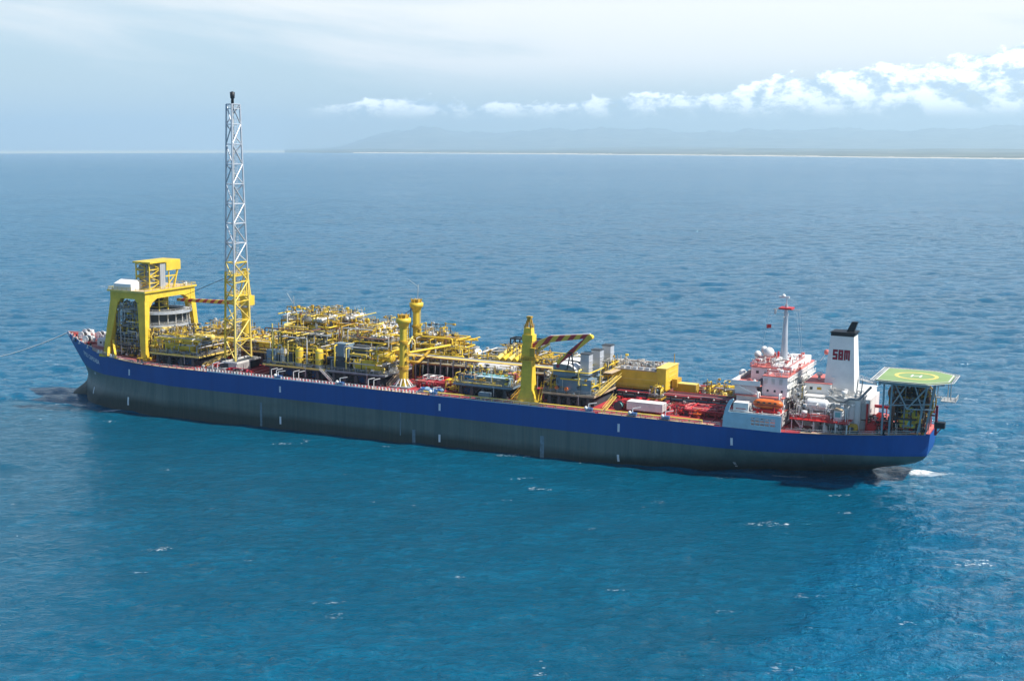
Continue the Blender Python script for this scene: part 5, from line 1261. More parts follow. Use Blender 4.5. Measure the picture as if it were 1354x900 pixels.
ladder(th, (102.9, -20, 4.4), (102.2, -2, 8.0), 1.6, 'yellow_pale'); ladder(th, (104.0, -6, 8.6), (103.8, 8, 10.6), 1.4, 'yellow_pale')
MB().box(102.0, 105, -10, 11, 9.9, 10.1).build('service_walkway', 'tan', th)
for k, (t, zt_) in enumerate(((-16.4, 17.0), (-6.6, 17.0), (3.2, 17.2))):
    lb = ('closest to the hull edge', 'middle one', 'tallest-looking and hindmost')[k]
    st = thing('exhaust_stack', f'square grey exhaust stack, {lb} of three beside the crane jib', 'exhaust stack', (108.3, t, 10.4), 'three exhaust stacks of the power module')
    MB().box(106.9, 109.9, t - 1.7, t + 1.7, 10.4, zt_).build('casing', 'silver', st); MB().box(106.7, 110.1, t - 1.9, t + 1.9, zt_, zt_ + .25).build('rim', 'dark', st)
    mb = MB()
    for z in (12.4, 14.6): mb.box(106.75, 110.05, t - 1.85, t + 1.85, z, z + .18)
    mb.build('stiffener', 'silver', st); MB().box(106.2, 110.6, t - 2.4, t + 2.4, 10.0, 10.15).build('gallery', 'dark', st)
# brown-grey units on far side behind stacks and yellow building
for (s0, s1, lb) in ((101.5, 111.5, 'brown-grey boxy unit just aft of the hindmost exhaust stack'), (89.0, 100.5, 'brown-grey boxy unit with louvred end behind the yellow building')):
    g = thing('equipment_house', lb, 'equipment house', ((s0 + s1) / 2, 17, 0), 'equipment houses on the far side')
    MB().box(s0, s1, 13, 21, 5.2, 9.6).build('walls', 'tarp', g); MB().box(s0 - .2, s1 + .2, 12.8, 21.2, 9.6, 9.85).build('roof', 'beige', g); MB().box(s0 + .3, s1 - .3, 13.3, 20.7, 0, 5.2).build('base', 'brown', g)
    mb = MB()
    for k in range(7): mb.box(s0 - .06, s0, 13.6 + k, 14.2 + k, 6, 9)
    mb.box(s0 + .5, s0 + 3.6, 12.9, 13, 5.8, 9.2); mb.build('louvre', 'dark', g)
# yellow building
g = thing('electrical_building', 'big yellow walled building with pale roof and a taller yellow block at its aft end', 'building', (94, 4, 0))
MB().box(89.2, 104, -1.0, 10.5, 4.6, 10.2).build('walls', 'yellow', g); MB().box(88.9, 104.3, -1.3, 10.8, 10.2, 10.55).build('roof', 'beige', g)
small_pipework(g, random.Random(5), 89.5, 104, .6, 10.5, 10.56, 12.2, 90, ('beige', 'grey', 'insul', 'brown'))
MB().box(85.9, 89.15, -2.0, 11.0, 4.6, 11.6).build('aft_block', 'yellow', g); MB().box(85.7, 89.4, -2.2, 11.2, 11.6, 11.8).build('roof', 'yellow_pale', g)
MB().box(85.7, 104.2, -2.0, 11, 4.2, 4.58).build('platform', 'ochre', g); MB().box(89.2, 104, -1.08, -1.0, 7.2, 7.4).build('wall_rib', 'yellow_pale', g)
mb = MB()
for s in (86.5, 90, 94, 98, 103):
    for t in (-1, 10): mb.box(s, s + .6, t, t + .6, 0, 4.2)
mb.build('support', 'dark', g)
mb = MB()
for k in range(6): s = 90 + k * 2.2; mb.box(s, s + 1.3, -.9, .5, 10.56, 11.3)
mb.build('roof_vents', 'silver', g); MB().rail([(89.2, -2, 4.6), (103.8, -2, 4.6)], 1.1, 2, .1).build('handrail', 'yellow_pale', g)
mb = MB()
for k in range(4): z = 5.4 + k * 1.5; mb.box(85.82, 85.9, 1, 9, z, z + .25)
mb.build('wall_rib', 'yellow_pale', g); MB().bar((87, 10, 11.8), (87, 10, 15), .2).build('vent_pipe', 'ochre', g)
mb = MB().box(83.6, 85.4, 3, 8, 4.8, 7.6); mb.build('aft_cabinet', 'ochre', g)
th, rnd = module('utility_skid', 'small skid of dark and white machinery between the yellow building and the yellow container', 'skid', 85.5, 89.6, -8, -3, 2.8, 81, (), 14, 5, (3.2, 6.4), 2, 'ochre', ('dark', 'white2', 'slate', 'grey'), 'small skids on deck')
th, rnd = module('pump_skid', 'low skid of yellow and white piping between the yellow container and the accommodation block', 'skid', 62, 75, 3, 12, 3.0, 82, (), 26, 8, (3.4, 5.6), 3, 'yellow_pale', ('yellow', 'white2', 'insul', 'yellow_pale'), 'small skids on deck')
th, rnd = module('chemical_skid', 'crowded little skid of grey pipes between the big crane and the power module', 'skid', 121.9, 124.4, -14, 8, 6.0, 83, (), 22, 5, (5, 11), 2, 'ochre', None, 'small skids on deck')
# small deck items near edge
g = thing('ladder_stand', 'pale yellow access ladder on red deck between power module and white container', 'ladder', (99, -20, 0)); ladder(g, (99.6, -22.5, 0.1), (98.2, -16.5, 3.8), 1.2)
mb = MB().bar((98.2, -16.5, 0), (98.2, -16.5, 3.8), .2); mb.build('leg', 'yellow_pale', g)
g = thing('hose_reel', 'round teal hose reel on red deck at the forward end of the white container', 'reel', (95.5, -20, 0)); MB().cyl((95.5, -20.8, 1.7), (95.5, -19.2, 1.7), 1.0, n=20).build('drum', 'teal', g)
mb = MB(); mb.cyl((95.5, -20.95, 1.7), (95.5, -20.8, 1.7), 1.45, n=20); mb.cyl((95.5, -19.2, 1.7), (95.5, -19.05, 1.7), 1.45, n=20); mb.build('flange', 'dark', g); MB().box(94.3, 96.7, -20.9, -19.1, 0, .5).build('frame', 'redpaint', g)
g = thing('deck_monitor', 'orange fire monitor on a stand on the red deck aft of the white container', 'fire monitor', (70, -17.5, 0)); mb = MB().cyl((70, -17.5, 0), (70, -17.5, 1.8), .25); mb.cyl((71, -17.5, 2.0), (69, -17.5, 2.8), .25, .16); mb.build('barrel', 'orange', g)
mb = MB().box(68.8, 71.2, -18.4, -16.6, 1.0, 1.3); mb.build('platform', 'orange', g)
for k in range(5):
    mb_ = None
for s, lb in ((77.8, 'blue-and-white davit gear at the rail below the aft end of the white container'), (88.6, 'blue-and-white davit gear at the rail below the middle of the white container'), (103.5, 'blue-and-white davit gear at the rail below the power module'), (160, 'blue-and-white davit gear at the rail below the hose bundle'), (197, 'blue-and-white davit gear at the rail below the fat yellow tank'), (223, 'blue-and-white davit gear at the rail below the upright white vessel')):
    g = thing('rail_davit', lb, 'davit', (s, -26.0, 0), 'small davits along the near rail')
    mb = MB().bar((s, -26, 0), (s, -26, 2.6), .25); mb.bar((s, -26, 2.6), (s - 2.4, -25.0, 3.0), .22); mb.build('arm', 'white', g)
    MB().box(s - 1.4, s + 1.0, -26.7, -25.3, 0.36, 1.3).build('winch_box', 'blue', g); MB().sphere((s + .6, -26.9, 1.4), .55, 10).build('fender', 'white', g)
for s, lb in ((252.5, 'white hooked gooseneck pipes at the rail beside the flare tower plinth'), (226.5, 'white hooked gooseneck pipes at the rail below the slate switch room'), (217, 'white hooked gooseneck pipes at the rail below the upright yellow vessels'), (186, 'white hooked gooseneck pipes at the rail below the fat yellow lying tank')):
    g = thing('gooseneck_vent', lb, 'vent pipe', (s, -25, 0), 'gooseneck vents along the near rail')
    for k in (0, 2.2): MB().tube([(s - k, -25.2, 0), (s - k, -25.2, 3.0), (s - k - 2.0, -24.2, 3.5)], .14, 7).build('vent_pipe', 'white', g)

# ------------------------------------------------------------------ accommodation block
def windows(th, par, pts, w=.8, h=.8, axis='t'):
    for s, t, z in pts:
        if axis == 't': MB().box(s - w / 2, s + w / 2, t - .06, t, z - h / 2, z + h / 2).build('window', 'glass', th, par)
        else: MB().box(s - .06, s, t - w / 2, t + w / 2, z - h / 2, z + h / 2).build('window', 'glass', th, par)
A = thing('accommodation_block', 'white multi-storey accommodation block with faded red roofs and bridge wings', 'deckhouse', (49, 0, 0))
low = MB().box(42.6, 57.2, -19.2, 19.2, 0.02, 9.0).build('lower_walls', 'white', A)
MB().box(42.2, 57.6, -21.6, 21.6, 4.6, 4.85).build('boat_deck', 'pink', A)
MB().box(42.0, 57.8, -25.6, -19.3, 4.86, 5.0).build('boat_deck', 'white2', A)
MB().box(42.2, 57.6, -20.8, 20.8, 9.0, 9.25).build('deck', 'pink', A)
blk = MB().box(41.8, 49.4, -18.2, 18.2, 9.25, 15.2).build('upper_walls', 'white', A); MB().box(41.6, 49.6, -18.5, 18.5, 15.2, 15.4).build('roof', 'pink', A)
fw = MB().box(49.4, 57.2, -18.6, 18.6, 9.25, 12.2).build('forward_walls', 'white', A)
MB().box(49.4, 58.4, -20.8, 20.8, 12.2, 12.4).build('bridge_deck', 'pink', A)
# bridge wing screens (white bulwarks)
mb = MB().prism_sz([(49.5, 12.3), (58.5, 12.3), (58.9, 13.7), (49.5, 13.9)], -21.0, -20.82); mb.box(58.2, 58.5, -20.8, 20.8, 12.35, 13.7); mb.prism_sz([(49.5, 12.3), (58.5, 12.3), (58.9, 13.7), (49.5, 13.9)], 20.82, 21.0); mb.build('bridge_wing_bulwark', 'white', A)
mb = MB().prism_sz([(49.8, 9.3), (57.6, 9.3), (57.9, 12.15), (51.5, 12.15)], -19.6, -19.3); mb.build('wing_side_screen', 'white', A)
MB().bar((49.8, -20.4, 9.3), (56.6, -20.6, 12.2), .35).build('wing_bracket', 'white', A)
wh = MB().box(43.5, 55.2, -10.4, 10.4, 12.41, 16.4).build('wheelhouse', 'white', A); MB().box(43.1, 55.6, -10.8, 10.8, 16.4, 16.65).build('roof', 'pink', A)
up = MB().box(42.6, 49.0, -9.8, 17.5, 15.41, 17.2).build('upper_deckhouse', 'white', A)
windows(A, fw, [(s, -18.6, 10.9) for s in (51.6, 53.6, 55.6)], .6, .7)
windows(A, wh, [(s, -10.4, 14.9) for s in (45.5, 48.2, 50.6, 53.2)], .9, .9)
mb = MB(); mb.box(55.2, 55.3, -10, 10, 14.2, 15.4); mb.build('window', 'glass', A, wh)
windows(A, blk, [(s, -18.2, 10.8) for s in (43.4, 45.6, 47.8)], .6, .7); windows(A, blk, [(41.8, t, z) for z in (11.4, 13.8) for t in (-14, -10, -6, -2, 2, 6, 10, 14)], .9, .7, 's')
windows(A, low, [(s, -19.2, z) for z in (2.2, 6.6) for s in (44.2, 46.6, 49, 51.4, 53.8, 56)], .6, .7); windows(A, low, [(42.6, t, z) for z in (2.4, 7.0) for t in (-15, -11, -7, 7, 11, 15)], .8, .7, 's')
MB().box(49.42, 50.8, -18.9, -14.3, 9.3, 13.8).build('stair_recess', 'dark', A)
for z in (9.25, 11.9, 14.2): MB().box(41.0, 41.78, -18.2, 18.2, z - .2, z).build('aft_gallery', 'white2', A)
MB().rail([(41.1, -18.2, 11.9), (41.1, 18.2, 11.9)], 1.1, 2.2, .1).build('handrail', 'white', A); MB().rail([(41.1, -18.2, 14.2), (41.1, 18.2, 14.2)], 1.1, 2.2, .1).build('handrail', 'white', A)
MB().rail([(43.2, -10.7, 16.65), (55.5, -10.7, 16.65), (55.5, 10.7, 16.65), (43.2, 10.7, 16.65)], 1.1, 1.6, .1, True).build('handrail', 'pink', A)
MB().rail([(41.7, -18.4, 15.4), (49.5, -18.4, 15.4)], 1.1, 1.6, .1).build('handrail', 'white', A)
for a, b in (((40.6, -17, 9.2), (40.6, -8, 5)), ((40.6, -8, 14.2), (40.6, 0, 9.3)), ((40.4, -19, 5), (36.4, -19, .2)), ((40.2, -16, 9.2), (37.2, -16, 5.0))): ladder(A, a, b, 1.1, 'insul')
# light blue side screen with vertical fin and slotted aft part
mb = MB().box(41.2, 57.4, -26.85, -26.55, 0.02, 1.5); mb.box(41.2, 57.4, -26.85, -26.55, 3.7, 4.9); mb.box(50.4, 57.4, -26.85, -26.55, 1.5, 3.7)
mb.box(41.2, 43.0, -26.85, -26.55, 1.5, 3.7)
for z in (2.05, 3.05): mb.box(43.0, 50.4, -26.85, -26.55, z, z + .35)
for k in range(4): s = 44.6 + k * 1.5; mb.box(s, s + .25, -26.84, -26.56, 1.5, 3.7)
mb.build('side_screen', 'ltblue', A)
MB().prism_sz([(57.41, 0.02), (59.2, 0.02), (59.0, 3.4), (58.4, 6.2), (57.4, 8.3), (56.2, 9.0), (55.9, 8.6), (56.9, 6.8), (57.41, 4.9)], -26.9, -26.4).build('screen_fin', 'ltblue', A)
rnd = random.Random(91); rand_equipment(A, rnd, 43, 57, -25.0, -20.6, 5.0, 9, ('white', 'redpaint', 'white2', 'pink'), .7)
MB().box(51.8, 56.4, -25.2, -21.6, 5.0, 7.6).build('locker_house', 'white', A)
rand_equipment(A, rnd, 44.5, 54.5, -9, 9, 16.65, 12, ('pink', 'white', 'white2', 'redpaint'), .7)
rand_equipment(A, rnd, 50, 57, -19, -14, 12.4, 2, ('white', 'pink'), .6)
small_pipework(A, rnd, 43.5, 55, -10, 10, 16.7, 18.6, 90, ('white', 'pink', 'insul')); small_pipework(A, rnd, 42.5, 57, -25.2, -19.4, 5.0, 6.6, 50, ('white', 'redpaint', 'white2')); small_pipework(A, rnd, 38.4, 41.6, -18, 12, 1, 12, 90, ('white', 'insul', 'white2', 'steel'))
small_pipework(A, rnd, 42, 49, -18, 16, 15.4, 16.8, 60, ('white', 'pink'))
for k in range(3): MB().tube([(41.6, -12 + k * 9, 9.3), (41.2, -12 + k * 9, 15.4)], .2, 6).build('downpipe', 'white2', A)
for s_ in (43.8, 46.2, 48.4): MB().box(s_ - .5, s_ + .5, -18.27, -18.2, 12.9, 14.6).build('louvre', 'insul', A)
# masts, domes
m_ = thing('main_mast', 'tall tapered grey mast with red platform and white radar on top of the bridge', 'mast', (47.5, 0, 16.65))
MB().lathe((47.5, 0, 16.65), (47.4, 0, 35.4), [(0, 1.25), (.35, .95), (.7, .7), (1, .5)], 14).build('pole', 'silver', m_)
MB().prism_st([(45.3, -2.2), (49.4, -2.2), (49.4, 2.2), (45.3, 2.2)], 34.0, 34.5).build('lamp_platform', 'redpaint', m_)
mb = MB().bar((47.4, 0, 35.4), (47.4, 0, 37.6), .3); mb.box(46.6, 49.8, -.3, .3, 37.4, 38.0); mb.sphere((48.4, 0, 38.1), .6, 8); mb.build('radar_scanner', 'white', m_)
mb = MB().bar((43.0, 0, 33.8), (51.6, 0, 33.8), .2); mb.bar((47.4, -3.4, 31.8), (47.4, 3.4, 31.8), .18); mb.box(50.6, 51.2, -.3, .3, 32.2, 33.8); mb.build('yard', 'white2', m_)
mb = MB()
for k in range(20): mb.bar((48.9 - k * .035, -.35, 17.5 + k * .82), (48.9 - k * .035, .35, 17.5 + k * .82), .12)
mb.build('ladder', 'white', m_)
mb = MB().bar((52.6, 0, 33.6), (55.0, 0, 17.4), .05); mb.bar((43.2, 0, 33.6), (41.5, 0, 17.4), .05); mb.bar((44.5, 2, 33), (42.4, 2, 17.4), .05); mb.build('signal_halyards', 'insul', m_)
MB().add([(52.0, 0, 28.8), (53.6, .1, 28.6), (53.5, .1, 27.4), (52.0, 0, 27.6), (52.0, .05, 28.8), (53.6, .15, 28.6), (53.5, .15, 27.4), (52.0, .05, 27.6)], [(0, 1, 2, 3), (7, 6, 5, 4), (0, 4, 5, 1), (1, 5, 6, 2), (2, 6, 7, 3), (3, 7, 4, 0)]).build('signal_flag', 'redpaint', m_)
def dome(s, t, zb, r, ph, label, mt='white'):
    d = thing('radome', label, 'radome', (s, t, zb), 'domes and pods around the bridge roof')
    MB().lathe((s, t, zb), (s, t, zb + ph), [(0, r * .55), (.2, r * .35), (.8, r * .35), (1, r * .6)], 12).build('pedestal', 'white2', d); MB().sphere((s, t, zb + ph + r * .8), r, 20).build('dome', mt, d)
    return d
dome(52.0, -1.5, 16.65, 1.75, 1.9, 'largest white radar dome, on the bridge roof beside the mast')
dome(54.4, 2.0, 16.65, 1.15, 2.6, 'smaller white dome on a slim stalk just forward of the largest dome')
dome(58.0, 8.0, 12.4, 1.15, 4.2, 'white capped pedestal on the far bridge wing, beyond the bridge roof')
dome(59.0, -6.0, 8.6, 1.25, 3.8, 'white capped pedestal lowest down, at the forward face of the block')
bu = thing('fire_buoy', 'small faint red ball on a pole off the far aft corner of the bridge roof', 'marker ball', (37.5, 17, 16)); MB().bar((39.5, 17, 15.4), (37.6, 17, 18.4), .12).build('pole', 'insul', bu); MB().sphere((37.5, 17, 18.6), .9, 12).build('ball', 'pink', bu)
# lifeboat
L = thing('lifeboat', 'orange enclosed lifeboat hung along the near side of the accommodation block', 'lifeboat', (46.3, -22.8, 6.2))
n = 14; prof = []
vs = []; m2 = 12
for i in range(n + 1):
    u = -1 + 2 * i / n; k = (1 - abs(u) ** 4.0) ** .5 if abs(u) < 1 else 0.02; k = max(k, .05)
    for j in range(m2):
        a = 2 * pi * j / m2; y = cos(a); z = sin(a); zz = z * 1.05 if z > 0 else z * 1.25
        vs.append((46.3 + u * 4.7, -22.9 + (abs(y) ** .7) * (1 if y > 0 else -1) * 1.55 * k, 7.7 + (abs(z) ** .8) * (1 if z > 0 else -1) * (1.35 if z > 0 else 1.5) * (k * .8 + .2 * k)))
fs = [(i * m2 + j, i * m2 + (j + 1) % m2, (i + 1) * m2 + (j + 1) % m2, (i + 1) * m2 + j) for i in range(n) for j in range(m2)]
MB().add(vs, fs, True).build('hull', 'orange', L)
for k in range(4): MB().box(43.4 + k * 1.7, 44.2 + k * 1.7, -24.46, -24.36, 8.0, 8.4).build('window', 'dark', L)
MB().box(41.9, 50.7, -24.55, -24.40, 7.35, 7.55).build('fender_strip', 'maroon', L)
D = thing('lifeboat_davit', 'white pair of davit arms holding the orange lifeboat', 'davit', (46.3, -21, 5))
for s in (43.0, 49.6): MB().tube([(s, -20.6, 5), (s, -20.4, 10.4), (s, -22.9, 10.8), (s, -22.9, 9.2)], .28, 7).build('davit_arm', 'white', D); 
MB().box(42.2, 50.4, -24.0, -21.8, 5.01, 6.0).build('cradle', 'redpaint', D)
# ------------------------------------------------------------------ engine casing, aft house and funnel
H = thing('aft_deckhouse', 'lower white deckhouse aft of the accommodation block around the foot of the funnel', 'deckhouse', (31, -4, 0))
MB().box(20.6, 37.4, -13.2, 15.0, 0.02, 9.2).build('walls', 'white', H); MB().box(20.3, 37.7, -13.6, 15.2, 9.2, 9.4).build('roof', 'white2', H)
u = MB().box(30.6, 38.6, -8.6, 8.0, 9.4, 12.6).build('upper_walls', 'white', H); MB().box(30.4, 38.8, -8.8, 8.2, 12.6, 12.8).build('roof', 'pink', H)
windows(H, u, [(36.6, -8.6, 11.0)], .9, .9); MB().box(33.4, 34.8, -8.68, -8.6, 10.7, 11.5).build('sign_board', 'ochre', H)
MB().box(19.2, 20.58, -11, 12, 0.02, 8.0).build('aft_casing', 'white2', H)
for k in range(5): MB().bar((27.0 - k * 1.6, -13.45, .3), (27.0 - k * 1.6, -13.45, 8.8), .25).build('wall_pipe', 'white2', H)
MB().box(29.5, 36.8, -15.6, -13.3, 5.8, 8.2).build('white_tank', 'white', H, None)
MB().vessel((29.6, -15.2, 7.6), (36.6, -15.2, 7.6), 1.5, 18).build('white_tank', 'white', H)
MB().box(22.6, 40.2, -20.6, -13.3, 3.1, 3.35).build('red_gallery', 'redpaint', H); MB().rail([(22.6, -20.5, 3.35), (40.2, -20.5, 3.35)], 1.1, 1.8, .1).build('handrail', 'redpaint', H)
for k in range(6): s = 23 + k * 3.3; MB().bar((s, -20.3, 0), (s, -20.3, 3.1), .3).build('gallery_post', 'white2', H)
c_ = MB().box(25.0, 27.4, -18.2, -14.4, 3.35, 6.6).build('control_cabin', 'white', H); MB().box(25.4, 27.0, -18.27, -18.2, 4.6, 6.1).build('window', 'teal', H, c_); MB().box(24.8, 27.6, -18.4, -14.2, 6.6, 6.8).build('cabin_roof', 'tan', H)
MB().box(28.6, 35.5, -18.0, -17.2, 3.36, 4.8).build('bench_locker', 'pink', H)
mb = MB()
for p in ((36.4, -17.5, 3.35), (30.4, -6, 12.8), (35.6, -2, 12.8), (25.8, -12, 9.4)):
    mb.lathe(p, (p[0], p[1], p[2] + 2.4), [(0, .45), (.55, .45), (.56, .95), (.9, .95), (1, .3)], 12)
mb.build('mushroom_vent', 'white', H)
MB().tube([(31, -13.9, 9.8), (29, -13.9, 9.8), (27.6, -13.9, 8.8), (25, -13.9, 8.8), (24, -13.9, 9.8), (21, -13.9, 9.8), (17.5, -13.9, 14)], .35, 8).build('exhaust_pipe', 'grey', H)
MB().rail([(20.4, -13.5, 9.4), (30.4, -13.5, 9.4)], 1.1, 2, .1).build('handrail', 'white', H)
rnd = random.Random(17); rand_pipes(H, rnd, 21, 38, -14.6, -13.7, 1, 9, 10, ['white2', 'insul', 'steel', 'white'], .1, .2); rand_equipment(H, rnd, 23, 39, -19.4, -15, .05, 8, ('white2', 'dark', 'grey', 'yellow'), .9)
rand_equipment(H, rnd, 23, 38, -19, -15.2, 3.36, 5, ('white', 'white2', 'pink'), .6); small_pipework(H, rnd, 22, 39, -20, -13.4, .2, 8.2, 60, ('white', 'white2', 'white2', 'insul')); small_pipework(H, rnd, 20, 31, -13, -7.6, 9.4, 11.4, 40, ('white', 'insul', 'steel')); small_pipework(H, rnd, 2.4, 8, -8, 4, .1, 3.0, 90, ('dark', 'redpaint', 'black', 'brown')); small_pipework(H, rnd, 9, 20.5, -12.6, -2, .1, 3.4, 170, ('dark', 'redpaint', 'black', 'white2', 'brown')); rand_equipment(H, rnd, 18, 24, -15.4, -14, 9.4, 0)
MB().box(38.6, 39.2, -12, -2, 3, 9).build('duct', 'insul', H)
rand_pipes(H, rnd, 37.8, 41.0, -15, -3, 3, 12, 14, ['insul', 'steel', 'dark', 'white2', 'yellow_pale'], .15, .4)
F = thing('funnel', 'tall white funnel with a black top and red lettering on its near face', 'funnel', (27.8, -2, 9.4))
fz0, fz1 = 9.4, 27.4
fun = MB().taper((23.6, 33.2, -7.2, 1.6, fz0), (24.9, 32.0, -5.6, 0.8, fz1)).build('casing', 'white', F)
MB().taper((24.9, 32.0, -5.6, 0.8, fz1 + .003), (24.7, 31.8, -5.5, 0.7, fz1 + 1.3)).build('black_top', 'black', F)
mb = MB().box(24.4, 32.2, -5.8, 1.0, fz1 + .9, fz1 + 1.15); mb.build('top_rim', 'black', F)
MB().prism_sz([(27.6, fz1 + 1.3), (26.2, fz1 + 4.4), (24.4, fz1 + 4.4), (25.4, fz1 + 1.3)], -3.6, -1.8).build('exhaust_pipe', 'black', F)
def facep(s, z, out):
    f = (z - fz0) / (fz1 - fz0); return (s, -7.2 + 1.6 * f - out, z)
def flat(s0_, s1_, z0_, z1_, out, uvs=((0, 0), (1, 0), (1, 1), (0, 1))): return [facep(s0_ + (s1_ - s0_) * a, z0_ + (z1_ - z0_) * b, out) for a, b in uvs]
a_, b_, lo, hi = 30.9, 25.8, 20.2, 23.2
# heavy squared capitals, each a set of strokes
GL = {'S': [(0, 1, .80, 1), (0, .32, .55, .80), (0, 1, .40, .60), (.68, 1, .20, .40), (0, 1, 0, .20)],
      'B': [(0, .34, .20, .80), (0, 1, .80, 1), (0, 1, .40, .60), (0, 1, 0, .20), (.68, 1, .62, .80), (.68, 1, .20, .38)],
      'M': [(0, 1.25, .78, 1), (0, .28, 0, .78), (.48, .76, .10, .78), (.97, 1.25, 0, .78)]}
wl = (b_ - a_) * .26; gp = (b_ - a_) * .075
def glyphs(out, grow, name, mat):
    mb = MB()
    for k, ch in enumerate('SBM'):
        x0 = a_ + k * (wl + gp)
        for (u0, u1, v0, v1) in GL[ch]:
            p = [facep(x0 + wl * u + sg * grow, lo + (hi - lo) * v + sv * grow, out) for u, v, sg, sv in ((u0, v0, 1, -1), (u1, v0, -1, -1), (u1, v1, -1, 1), (u0, v1, 1, 1))]
            mb.add(p, [(0, 1, 2, 3)])
        out += 0.0
    mb.build(name, mat, F, fun)
glyphs(.03, .09, 'lettering_outline', 'black'); glyphs(.06, 0.0, 'lettering', 'maroon')
mb = MB()
for k in range(20): z = fz0 + 1 + k * .85; f = (z - fz0) / (fz1 - fz0); mb.bar((23.52 + 1.3 * f, -3.4, z), (23.52 + 1.3 * f, -2.8, z), .1)
mb.build('ladder', 'white', F)
# ------------------------------------------------------------------ helideck over the stern
Z = 18.4
hd = thing('helideck', 'green eight-sided helideck with yellow ring on tall white legs over the stern', 'helideck', (5, -13.5, 2))
oc = [(14.6, -25.2), (14.6, -2.8), (9.5, -2.2), (0.2, -2.2), (-5.4, -6.8), (-5.4, -19.4), (0.2, -25.6), (10.0, -25.6)]
oc = [(s, t) for s, t in oc]
cx, ct = 4.7, -13.6
MB().prism_st(oc, Z - .5, Z).build('deck', 'green', hd)
def inset(k): return [(cx + (s - cx) * k, ct + (t - ct) * k) for s, t in oc]
def ringmesh(a, b, z, name, mat):
    n = len(a); vs = [(s, t, z) for s, t in a] + [(s, t, z) for s, t in b]
    return MB().add(vs, [(i, (i + 1) % n, n + (i + 1) % n, n + i) for i in range(n)]).build(name, mat, hd)
ringmesh(inset(.995), inset(.955), Z + .02, 'edge_line', 'white2')
circ = lambda r: [(cx + r * cos(2 * pi * i / 48), ct + r * sin(2 * pi * i / 48)) for i in range(48)]
ringmesh(circ(6.3), circ(5.2), Z + .024, 'landing_circle', 'yellow_pale')
hm = MB()
for a in ((-1.5, -1.0, -1.9, 1.9), (1.0, 1.5, -1.9, 1.9), (-1.0, 1.0, -.28, .28)): hm.add([(cx + a[0], ct + a[2], Z + .026), (cx + a[1], ct + a[2], Z + .026), (cx + a[1], ct + a[3], Z + .026), (cx + a[0], ct + a[3], Z + .026)], [(0, 1, 2, 3)])
hm.build('letter_h', 'white', hd)
out = inset(1.13); mb = MB(); n = len(oc)
for i in range(n):
    a, b = oc[i], oc[(i + 1) % n]; c, d = out[i], out[(i + 1) % n]; m = max(2, int((V((a[0], a[1], 0)) - V((b[0], b[1], 0))).length / .9))
    mb.bar((*c, Z - .1), (*d, Z - .1), .16); mb.bar(((a[0] + c[0]) / 2, (a[1] + c[1]) / 2, Z - .25), ((b[0] + d[0]) / 2, (b[1] + d[1]) / 2, Z - .25), .1)
    for k in range(m + 1):
        f = k / m; mb.bar((a[0] + (b[0] - a[0]) * f, a[1] + (b[1] - a[1]) * f, Z - .4), (c[0] + (d[0] - c[0]) * f, c[1] + (d[1] - c[1]) * f, Z - .1), .1)
mb.build('safety_net', 'white2', hd)
mb = MB()
for k in range(5): t = -24 + k * 5.2; mb.bar((-4 if 0 < k < 4 else 0, t, Z - 1.0), (13.8, t, Z - 1.0), .35, .8)
for s in (0, 5, 10, 13.5): mb.bar((s, -24.6, Z - 1.4), (s, -3.0, Z - 1.4), .35, .7)
mb.build('under_frame', 'legsteel', hd)
LEG = [((13.6, -15.2), (12.3, -23)), ((11.6, -14.4), (10.2, -22)), ((2.0, -8.6), (-1.0, -16.8)), ((4.0, -10.2), (0.8, -17.6)), ((12.3, -4), (12.3, -6)), ((2.0, -1.5), (0.0, -4.5))]
for (s, t), (s2, t2) in LEG: MB().bar((s, t, 0.02), (s2, t2, Z - 1.7), .5).build('leg', 'legsteel', hd)
mb = MB().bar((0.5, -17, 16.4), (6.4, -17.4, 9.0), .4); mb.bar((6.4, -17.4, 9), (-1.0, -15, 9), .35); mb.bar((6.4, -17.4, 9.0), (9.8, -19, 16.4), .35); mb.bar((12.2, -20, 10), (0, -14, 10.4), .3); mb.bar((10.4, -19, 10), (6.6, -18, 16.4), .3); mb.bar((2.2, -16.4, 9), (4.6, -17.2, 16.4), .3); mb.build('brace', 'legsteel', hd)
MB().prism_st([(14.8, -22), (14.8, -19.6), (20.5, -14.2), (20.5, -16.6)], Z - 2.2, Z - 2.0).build('access_walkway', 'insul', hd); MB().rail([(14.8, -22, Z - 2), (20.5, -16.6, Z - 2)], 1.2, 1.2, .12).build('handrail', 'white', hd)
ladder(hd, (20.5, -15.5, Z - 2.2), (21.5, -12.5, 9.5), 1.4, 'insul')
mb = MB().bar((-5.2, -13, Z - .6), (-5.2, -13, 11.8), .3); mb.bar((-4.0, -9, Z - .6), (-4.0, -9, 11.8), .25); mb.box(-6.8, -2.6, -14.6, -7.6, 11.5, 11.8); mb.rail([(-6.8, -14.6, 11.8), (-2.6, -14.6, 11.8)], 1.1, 1, .12); mb.rail([(-6.8, -14.6, 11.8), (-6.8, -7.6, 11.8)], 1.1, 1, .12); mb.build('hanging_gallery', 'insul', hd)
mb = MB().bar((-1.2, -10, Z - .6), (-1.2, -10, 12), .25); mb.box(-2.4, 0.4, -11.2, -8.8, 11.9, 12.1); mb.build('hanging_ladder', 'insul', hd)
